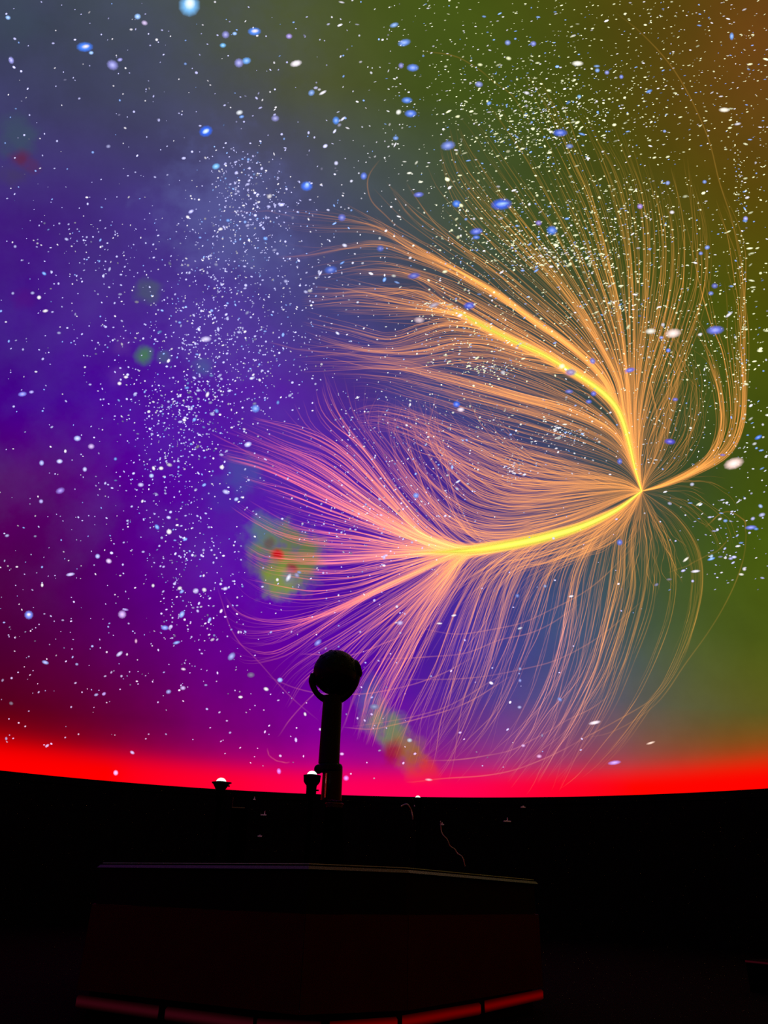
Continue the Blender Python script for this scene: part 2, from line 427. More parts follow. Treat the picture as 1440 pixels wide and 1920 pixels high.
fam([[S, (1175, 897), (1130, 880), (1060, 862), (970, 840), (880, 812), (790, 780), (700, 758), (655, 770)],
     [S, (1170, 905), (1110, 898), (1030, 892), (950, 870), (880, 840), (790, 800), (710, 780), (660, 790)],
     [S, (1168, 911), (1110, 908), (1030, 908), (950, 900), (880, 872), (800, 830), (720, 800), (650, 800)],
     [S, (1165, 917), (1100, 920), (1020, 930), (950, 928), (890, 905), (835, 860), (800, 800), (760, 740)],
     [S, (1162, 922), (1100, 932), (1020, 942), (950, 945), (890, 925), (840, 870), (812, 810), (805, 740)],
     [S, (1160, 930), (1090, 946), (1010, 962), (940, 965), (870, 945), (810, 895), (770, 840), (745, 760)],
     [S, (1160, 935), (1090, 962), (1000, 985), (920, 992), (850, 970), (790, 915), (740, 850), (705, 800), (730, 740)],
     [S, (1158, 940), (1085, 972), (1000, 1000), (930, 1010), (870, 1000), (800, 960), (730, 880), (670, 800), (625, 730), (605, 690)]], 210, 2.7, .38, 26, 9, .5)
fam([LO + [(850, 1020), (810, 990), (760, 940), (700, 860), (650, 790), (622, 720), (612, 688)],
     LO + [(850, 1022), (800, 998), (740, 935), (670, 855), (600, 800), (583, 745)],
     LO + [(850, 1024), (790, 998), (720, 925), (640, 840), (560, 800), (470, 782)],
     LO + [(850, 1026), (785, 1000), (700, 935), (610, 872), (540, 845), (470, 808)],
     LO + [(850, 1028), (780, 1003), (680, 945), (590, 880), (500, 835), (405, 805)],
     LO + [(850, 1029), (770, 1006), (660, 955), (540, 895), (480, 870), (408, 852)],
     LO + [(850, 1030), (770, 1010), (650, 972), (540, 932), (475, 905)],
     LO + [(850, 1031), (760, 1018), (650, 990), (550, 965), (500, 950)],
     LO + [(850, 1032), (760, 1025), (660, 1010), (580, 1000), (520, 985), (450, 945)],
     LO + [(850, 1033), (750, 1032), (620, 1028), (540, 1015), (480, 985), (425, 945)]], 210, 3.2, .6, 8, 4, .62)
fam([LO + [(850, 1034), (750, 1036), (620, 1034), (520, 1028), (470, 1000)], LO + [(850, 1034), (750, 1042), (620, 1052), (540, 1050), (490, 1045), (457, 1030)],
     LO + [(850, 1035), (750, 1055), (650, 1072), (560, 1068), (500, 1060), (457, 1030)], LO + [(850, 1036), (760, 1064), (680, 1092), (600, 1105), (550, 1100), (465, 1088)],
     LO + [(850, 1037), (760, 1074), (680, 1112), (600, 1130), (540, 1132), (480, 1115), (440, 1085)]], 60, 3.3, .62, 5, 3, .7, clump=.8)
TL = LO + [(845, 1042), (780, 1073), (700, 1110), (625, 1144)]
fam([TL + [(560, 1160), (500, 1163), (455, 1150), (430, 1130), (415, 1100)], TL + [(550, 1168), (490, 1172), (450, 1162), (430, 1142)],
     TL + [(550, 1174), (500, 1185), (460, 1188), (437, 1183)], TL + [(540, 1192), (500, 1204), (462, 1203)],
     TL[:-1] + [(620, 1165), (540, 1212), (500, 1225), (460, 1215), (426, 1190)], TL[:-1] + [(620, 1172), (550, 1222), (500, 1238), (465, 1240), (447, 1232)]], 44, 3.0, .55, 4, 3, .72, clump=.8)
fam([LO + [(850, 1045), (780, 1085), (700, 1130), (600, 1185), (530, 1235), (503, 1262)],
     LO + [(855, 1047), (800, 1090), (720, 1150), (640, 1210), (560, 1270), (525, 1325)],
     LO + [(860, 1048), (820, 1092), (750, 1160), (700, 1220), (660, 1280), (640, 1350)],
     LO + [(865, 1048), (830, 1095), (780, 1160), (740, 1230), (700, 1310), (680, 1390)],
     LO + [(870, 1046), (845, 1088), (800, 1160), (755, 1240), (715, 1320), (690, 1400)],
     LO[:-1] + [(925, 1034), (885, 1052), (840, 1095), (780, 1180), (720, 1290), (690, 1370)]], 175, 2.9, .42, 34, 9, .4, clump=.15)
fam([LO[:-1] + [(928, 1036), (890, 1056), (850, 1105), (800, 1190), (750, 1290), (705, 1400)],
     LO[:-1] + [(935, 1038), (900, 1068), (860, 1140), (815, 1250), (770, 1340), (740, 1430)],
     LO[:-2] + [(960, 1042), (915, 1090), (880, 1190), (840, 1300), (790, 1440)],
     LO[:-2] + [(980, 1042), (950, 1090), (920, 1180), (880, 1300), (830, 1400), (800, 1440)],
     [S, (1150, 965), (1080, 1000), (1015, 1042), (980, 1110), (950, 1200), (910, 1300), (860, 1400), (820, 1445)],
     [S, (1150, 968), (1090, 1005), (1045, 1060), (1020, 1130), (990, 1230), (950, 1330), (890, 1430)],
     [S, (1160, 965), (1115, 1005), (1085, 1070), (1070, 1150), (1050, 1240), (1010, 1340), (950, 1430), (930, 1455)],
     [S, (1170, 965), (1145, 1010), (1130, 1080), (1115, 1170), (1090, 1260), (1045, 1350), (990, 1440), (970, 1465)],
     [S, (1185, 960), (1170, 1010), (1165, 1090), (1140, 1190), (1110, 1280), (1060, 1370), (1010, 1462)],
     [S, (1192, 965), (1186, 1020), (1188, 1100), (1172, 1180), (1140, 1275), (1090, 1370), (1025, 1468)]], 175, 2.7, .33, 46, 10, .4, clump=.4)
fam([[S, (1175, 955), (1100, 1000), (1010, 1030), (940, 1048), (870, 1085), (820, 1140)], [S, (1180, 958), (1120, 1010), (1040, 1045), (960, 1070), (900, 1130)],
     [S, (1188, 960), (1150, 1015), (1100, 1040), (1030, 1075), (980, 1150)]], 90, 2.6, .3, 14, 8, .4)
fam([[S, (1198, 965), (1206, 1020), (1205, 1090), (1190, 1160), (1160, 1260), (1120, 1350), (1040, 1465)],
     [S, (1215, 955), (1235, 1010), (1242, 1070), (1232, 1150), (1200, 1240), (1150, 1345), (1090, 1430), (1040, 1470)],
     [S, (1225, 950), (1255, 1010), (1278, 1070), (1280, 1120), (1265, 1190), (1220, 1290), (1160, 1370), (1090, 1440), (1050, 1472)],
     [S, (1230, 940), (1270, 970), (1305, 1020), (1317, 1080), (1305, 1160), (1265, 1260), (1220, 1320), (1170, 1390), (1120, 1440)]], 30, 2.6, .24, 14, 4, .45, clump=.8)
fam([[S, (1190, 980), (1165, 1040), (1150, 1110)], [S, (1204, 980), (1200, 1050), (1180, 1130)], [S, (1215, 975), (1232, 1040), (1240, 1110)], [S, (1240, 960), (1285, 1010), (1320, 1075)]], 46, 2.2, .26, 26, 8, .4, clump=.1)
fam([[S, (1240, 940), (1290, 980), (1325, 1030), (1330, 1075)], [S, (1250, 915), (1290, 912), (1330, 930), (1375, 965), (1398, 1020)],
     [S, (1245, 905), (1290, 893), (1340, 888), (1400, 905)]], 22, 2.2, .14, 12, 6, .5)
# upper fan over the green sky
fam([UA[:-2] + [(960, 560), (900, 505), (840, 462), (790, 425), (745, 390), (700, 345)],
     UP[:-1] + [(1140, 705), (1080, 630), (1000, 565), (930, 510), (860, 460), (800, 415), (745, 355)],
     [S, (1186, 860), (1168, 780), (1148, 708), (1095, 622), (1030, 552), (950, 480), (880, 410), (840, 350), (822, 290)],
     [S, (1187, 860), (1170, 780), (1155, 705), (1110, 615), (1050, 525), (980, 445), (910, 365), (860, 290), (845, 230)],
     [S, (1188, 860), (1174, 780), (1162, 705), (1125, 605), (1070, 505), (1010, 405), (950, 320), (900, 250), (865, 215)],
     [S, (1189, 860), (1178, 780), (1170, 705), (1145, 600), (1100, 480), (1060, 390), (1010, 290), (960, 210), (935, 170)],
     [S, (1190, 860), (1180, 780), (1175, 705), (1160, 600), (1130, 480), (1100, 380), (1060, 290), (1020, 200), (980, 120)],
     [S, (1191, 860), (1184, 780), (1182, 700), (1178, 600), (1165, 480), (1140, 380), (1105, 290), (1080, 220), (1040, 170)],
     [S, (1192, 860), (1188, 780), (1188, 700), (1190, 600), (1190, 500), (1180, 400), (1160, 320), (1130, 270), (1100, 205)],
     [S, (1194, 860), (1192, 780), (1200, 700), (1215, 600), (1225, 500), (1220, 400), (1200, 310), (1180, 240)],
     [S, (1197, 860), (1200, 780), (1215, 700), (1245, 600), (1262, 500), (1260, 420), (1245, 350)],
     [S, (1200, 860), (1212, 790), (1240, 710), (1275, 610), (1300, 520), (1300, 420), (1280, 285)],
     [S, (1205, 860), (1225, 800), (1270, 710), (1310, 610), (1330, 520), (1325, 420), (1310, 360)]], 230, 2.7, .36, 14, 5, .55, base=.6, clump=.35)
# loops on the right
fam([[S, (1240, 910), (1290, 885), (1335, 852), (1352, 800), (1350, 750), (1335, 700), (1300, 670), (1255, 655)],
     [S, (1240, 910), (1290, 888), (1338, 858), (1362, 800), (1360, 740), (1340, 660), (1310, 600), (1290, 500), (1270, 400)],
     [S, (1240, 911), (1300, 886), (1360, 845), (1385, 780), (1385, 680), (1380, 560), (1345, 420)],
     [S, (1245, 911), (1310, 885), (1370, 850), (1396, 790), (1398, 700), (1395, 560), (1385, 430), (1350, 340)]], 60, 3.0, .36, 10, 5, .5, base=.8)
fam([[S, (1225, 903), (1265, 878), (1300, 830), (1312, 760), (1306, 700), (1270, 660), (1240, 640)],
     [S, (1212, 897), (1235, 855), (1255, 800), (1272, 740), (1282, 680), (1268, 620), (1240, 560)],
     [S, (1206, 890), (1214, 840), (1227, 780), (1232, 720), (1227, 660), (1235, 600)]], 85, 2.3, .22, 30, 17, .45, base=.8)
gl = [f[0] for f in F]
fam([LO[:-1] + [(905, 1012), (865, 960), (838, 900), (822, 840), (808, 780), (800, 735)], LO[:-1] + [(880, 1010), (830, 955), (800, 880), (782, 800), (768, 745)],
     LO + [(845, 1008), (790, 935), (752, 860), (737, 800), (748, 740)], LO + [(860, 1005), (800, 960), (755, 900), (720, 830), (700, 770)]], 60, 2.3, .34, 44, 9, .5, clump=.2)
fam([[S, (1150, 925), (1080, 930), (1000, 935), (930, 915), (870, 860), (800, 850), (700, 815)], [S, (1150, 905), (1080, 885), (1000, 860), (930, 800), (890, 740)], [S, (1150, 900), (1080, 870), (1000, 840), (900, 820), (800, 790), (710, 775)]], 40, 2.2, .26, 60, 16, .5, clump=0)
fam(gl[0] + gl[1] + gl[2] + [[S, (1188, 875), (1172, 832), (1145, 783), (1090, 735), (1020, 692), (940, 662), (860, 652), (760, 670)]] + gl[3] + gl[4], 230, 2.2, .30, 22, 8, .4, base=.5, clump=0)
fam(gl[5] + gl[6] + gl[7] + gl[8] + gl[9], 230, 2.2, .34, 24, 9, .4, base=.5, clump=0)
SING = [([(712, 299), (694, 325), (690, 350), (700, 380), (730, 412), (780, 445), (850, 490)], .16), ([(790, 97), (850, 106), (910, 140), (960, 180), (1000, 240)], .10),
        ([(1150, 20), (1200, 60), (1270, 140), (1325, 250), (1350, 340), (1378, 430), (1394, 540), (1397, 640)], .17),
        ([(1395, 960), (1400, 1010), (1388, 1070), (1350, 1150), (1290, 1240), (1230, 1320), (1150, 1370), (1085, 1382)], .12),
        ([(1372, 1003), (1340, 1035), (1300, 1055), (1250, 1075)], .1), ([(408, 1095), (420, 1150), (445, 1200), (480, 1235), (520, 1280), (560, 1320), (600, 1352)], .12),
        ([(642, 1362), (720, 1363), (830, 1335), (900, 1305), (960, 1265)], .26), ([(740, 1275), (880, 1272), (980, 1255), (1050, 1235), (1130, 1190), (1210, 1120)], .16),
        ([(660, 1362), (770, 1345), (850, 1318), (950, 1262)], .16), ([(790, 1430), (900, 1420), (980, 1395), (1090, 1340), (1160, 1290)], .18),
        ([(760, 1464), (850, 1460), (960, 1445), (1060, 1402), (1180, 1340), (1240, 1300)], .2), ([(700, 1236), (850, 1230), (940, 1200), (1010, 1180), (1090, 1130)], .2),
        ([(760, 1172), (860, 1190), (960, 1172), (1020, 1150), (1110, 1100), (1200, 1010)], .18), ([(497, 1402), (505, 1418), (522, 1427), (545, 1430)], .2),
        ([(560, 1225), (640, 1228), (700, 1215), (770, 1180)], .26), ([(500, 1268), (560, 1292), (620, 1300), (700, 1300), (800, 1275), (900, 1225)], .2),
        ([(520, 1380), (560, 1330), (620, 1270), (700, 1200)], .2), ([(395, 812), (470, 850), (560, 880)], .2), ([(500, 640), (560, 655), (640, 662), (700, 655)], .12),
        ([(430, 400), (490, 395), (560, 408)], .07), ([(1320, 990), (1360, 960), (1395, 975), (1397, 1000)], .14), ([(860, 460), (800, 430), (760, 395), (735, 360)], .12)]

# soft bright trunks, widest in the stack of light
def strand_arrays(c, wpx, inten, tint, knots, gap, cover=1.0, rows=3):
    """c: n x 2 path; wpx, inten: n; gives vertices, faces and glow colours of one ribbon lying on the dome"""
    n = len(c)
    d = np.gradient(c, axis=0); d /= np.maximum(np.linalg.norm(d, axis=1, keepdims=True), 1e-6)
    nrm = np.stack([-d[:, 1], d[:, 0]], -1)
    offs = np.linspace(-.5, .5, rows); prof = (1 - np.abs(offs) * 2) ** (1.0 if rows == 3 else 1.3)
    V = np.concatenate([dome(c + nrm * (wpx * o)[:, None], gap) for o in offs])
    A = []
    for p in prof:
        g = inten * knots * p
        A.append(np.concatenate([tint * g[:, None], np.clip(g * 1.6 * cover, 0, 1)[:, None]], 1))
    A = np.concatenate(A)
    f = [[r * n + i, (r + 1) * n + i, (r + 1) * n + i + 1, r * n + i + 1] for r in range(rows - 1) for i in range(n - 1)]
    return V, f, A

def smooth_noise(n, step):
    k = max(3, int(n / step) + 2)
    r = rng.normal(size=k); x = np.linspace(0, k - 1, n)
    i = np.clip(x.astype(int), 0, k - 2); t = x - i; t = t * t * (3 - 2 * t)
    return r[i] * (1 - t) + r[i + 1] * t

def tint_at(c):
    """orange light, pinker towards the lower left, duller and greener towards the upper right"""
    x = c[:, 0:1]; y = c[:, 1:2]
    pink = np.clip((900 - x) / 380, 0, 1) * np.clip((y - 640) / 180, 0, 1)
    grn = np.clip((640 - y) / 300, 0, 1) * np.clip((x - 800) / 200, 0, 1)
    grn = np.maximum(grn, np.clip((x - 1120) / 160, 0, 1) * np.clip((y - 980) / 120, 0, 1) * .8)
    pale = np.clip((y - 1080) / 120, 0, 1) * np.clip((1150 - x) / 100, 0, 1) * np.clip((x - 820) / 150, 0, 1)
    o = np.array([1.0, .37, .085]); pk = np.array([1.0, .17, .20]); g = np.array([.72, .36, .06]); pl = np.array([.95, .34, .24])
    q = o * (1 - pink) + pk * pink
    q = q * (1 - grn) + g * grn
    return q * (1 - pale) + pl * pale

strands = []
for gi, (gs, cnt, wd, it, jit, wob, tmin, base, clump) in enumerate(F):
    n = 56
    G = np.array([resample(g, n) for g in gs]); ng = len(gs)
    # clumps of neighbouring strands
    ncl = max(2, int(cnt / 4)); cl = rng.uniform(0, ng - 1, ncl)
    for k in range(cnt):
        g = cl[rng.integers(ncl)] + rng.normal() * .06 if rng.random() < clump else rng.uniform(0, ng - 1)
        g = float(np.clip(g, 0, ng - 1)); i = min(int(g), ng - 2); t = g - i
        c = G[i] * (1 - t) + G[i + 1] * t
        te = rng.uniform(tmin, 1.0) if rng.random() < .75 else 1.0
        m = max(12, int(n * te)); c = resample(c[:m], m)
        u = np.linspace(0, te, m)
        d = np.gradient(c, axis=0); d /= np.maximum(np.linalg.norm(d, axis=1, keepdims=True), 1e-6)
        nr = np.stack([-d[:, 1], d[:, 0]], -1)
        off = rng.normal() * 3.2 * np.clip(u / .12, 0, 1) + rng.normal() * jit * .5 * u ** 2.5 + smooth_noise(m, 12) * wob * u ** 1.1 * .8 + smooth_noise(m, 9) * wob * .16 * np.clip(u * 3, 0, 1) + smooth_noise(m, 3.5) * .55 * np.clip(u * 4, 0, 1)
        c = c + nr * off[:, None]
        I = .72 * it * float(np.exp(rng.normal() * .45))
        prof = I * (base + (1 - base) * np.clip(u / .45, 0, 1)) * np.clip((te - u) / (te * (.34 if gs[0][1][1] < 921 else .2)), 0.0, 1) ** .75
        prof = np.maximum(prof, 0)
        far = np.clip((c[:, 0] - 800) / 250, 0, 1) * np.clip((520 - c[:, 1]) / 300, 0, 1)
        prof = prof * (1 - .12 * far)
        kn = 1 + .3 * smooth_noise(m, 3) * np.clip(u * 3, 0, 1); kn = np.clip(kn, .5, 1.6)
        wp = wd * .84 * rng.uniform(.7, 1.3) * (.55 + .45 * np.clip(u / .2, 0, 1)) * np.ones(m)
        strands.append((c, wp, prof, kn, len(c) * 0 + float(np.linalg.norm(np.diff(c, axis=0), axis=1).sum()) * I, 1.0))
for pts, I in SING:
    c = resample(pts, 40); u = np.linspace(0, 1, 40)
    c = c + np.stack([smooth_noise(40, 6), smooth_noise(40, 6)], -1) * 1.2
    strands.append((c, np.full(40, 3.6), I * 1.2 * np.clip(np.minimum(u, 1 - u) / .18, 0, 1) ** .8, np.clip(1 + .2 * smooth_noise(40, 3), .5, 1.6), 900.0 * I, 1.0))

burst = thing('light_burst', 'glowing orange and pink burst of curved light filaments projected on the dome', 'light pattern')
burst.location = tuple(dome(S, .05))
bl = np.array(burst.location)
order = np.argsort([-s[4] for s in strands])
stuff_v = []; stuff_f = []; stuff_a = []; nv = 0
for rank, idx in enumerate(order):
    c, wp, prof, kn, _, cov = strands[idx]
    gap = .53 - .48 * (rank / len(order))
    V, f, A = strand_arrays(c, wp, prof, tint_at(c), kn, gap, cov)
    V = V - bl
    if rank < 290:
        mesh_obj('filament', V, f, LM, burst, attr=A)
    else:
        stuff_v.append(V); stuff_a.append(A); stuff_f += [[q + nv for q in face] for face in f]; nv += len(V)
o = mesh_obj('fine_filaments', np.concatenate(stuff_v), stuff_f, LM, burst, attr=np.concatenate(stuff_a))
o['kind'] = 'stuff'; o['label'] = 'hundreds of thin faint filaments between the brighter ones'
# bright trunks
def trunk(name, pts, wid, inten, tint, gap, label):
    n = 70; c = resample(pts, n); u = np.linspace(0, 1, n)
    V, f, A = strand_arrays(c, np.interp(u, *zip(*wid)), np.interp(u, *zip(*inten)), np.tile(np.array(tint), (n, 1)), np.ones(n), gap, rows=9)
    o = mesh_obj(name, V - bl, f, CM if name == 'bright_trunk' else LM, burst, attr=A); o['label'] = label
UT = UP2 + [(870, 590), (845, 578), (832, 566)]
LT = LO + [(850, 1034), (800, 1036), (760, 1038)]
HALO = (1.0, .36, .05); CORE = (.98, .98, .11)
trunk('trunk_glow', UT, [(0, 8), (.15, 16), (.35, 34), (.7, 28), (1, 10)], [(0, .8), (.3, .5), (.7, .3), (1, 0)], HALO, .560, 'soft orange glow round the upper trunk')
trunk('bright_trunk', UT, [(0, 5), (.12, 8), (.35, 18), (.6, 14), (.85, 15), (1, 5)], [(0, 1.5), (.3, 1.4), (.7, .95), (.9, .7), (1, 0)], CORE, .580, 'bright yellow upper trunk of the light burst')
trunk('trunk_glow', LT, [(0, 8), (.2, 28), (.6, 38), (.85, 30), (1, 14)], [(0, .8), (.3, .5), (.7, .4), (1, 0)], HALO, .564, 'soft orange glow round the lower trunk')
trunk('bright_trunk', LT, [(0, 5), (.12, 12), (.4, 24), (.6, 25), (.78, 19), (1, 4)], [(0, 1.5), (.3, 1.5), (.6, 1.45), (.8, .9), (1, 0)], CORE, .585, 'bright yellow lower trunk of the light burst')
trunk('trunk_glow', [S, (1240, 910), (1290, 887), (1335, 862), (1368, 840)], [(0, 5), (.3, 10), (1, 16)], [(0, .8), (.5, .4), (1, 0)], HALO, .556, 'short orange trunk leading right from the bright point')
trunk('trunk_glow', UA[4:] + [(850, 501), (764, 453), (705, 415)], [(0, 14), (.3, 18), (.6, 14), (1, 8)], [(0, .15), (.4, .2), (.8, .15), (1, 0)], HALO, .552, 'orange strand above the upper trunk')

# ------------------------------------------------------------------ stars
field = thing('star_field', 'white, blue and cream stars scattered all over the projected sky', 'stars', tuple(dome((400, 600), .05)))
fl = np.array(field.location)
def star_arrays(x, y, w, h, ang, col, core=1.0, n=8, gap=.045, soft=True):
    a = math.radians(ang); ca, sa = math.cos(a), math.sin(a)
    t = np.arange(n) * 2 * math.pi / n + .3
    pts = [[0, 0]]; lev = [core]
    rings = [(.5, .85 * core, 1.0), (1.0, .0, 0.0)] if soft else [(1.0, .45 * core, .55)]
    al = [1.0]
    for r, g, q in rings:
        for k in t: pts.append([r * math.cos(k), r * math.sin(k)]); lev.append(g); al.append(q)
    P = np.array(pts) * [w / 2, h / 2]
    P = np.stack([x + P[:, 0] * ca - P[:, 1] * sa, y + P[:, 0] * sa + P[:, 1] * ca], -1)
    V = dome(P, gap); f = [[0, 1 + i, 1 + (i + 1) % n] for i in range(n)]
    for r in range(len(rings) - 1):
        for i in range(n):
            a0 = 1 + r * n + i; b0 = 1 + r * n + (i + 1) % n
            f.append([a0, a0 + n, b0 + n, b0])
    c = np.asarray(lin(col)); A = np.zeros((len(P), 4))
    A[:, :3] = c * np.array(lev)[:, None]; A[0, :3] = np.minimum(c + .25, 1.3) * core
    A[:, 3] = al
    return V, f, A

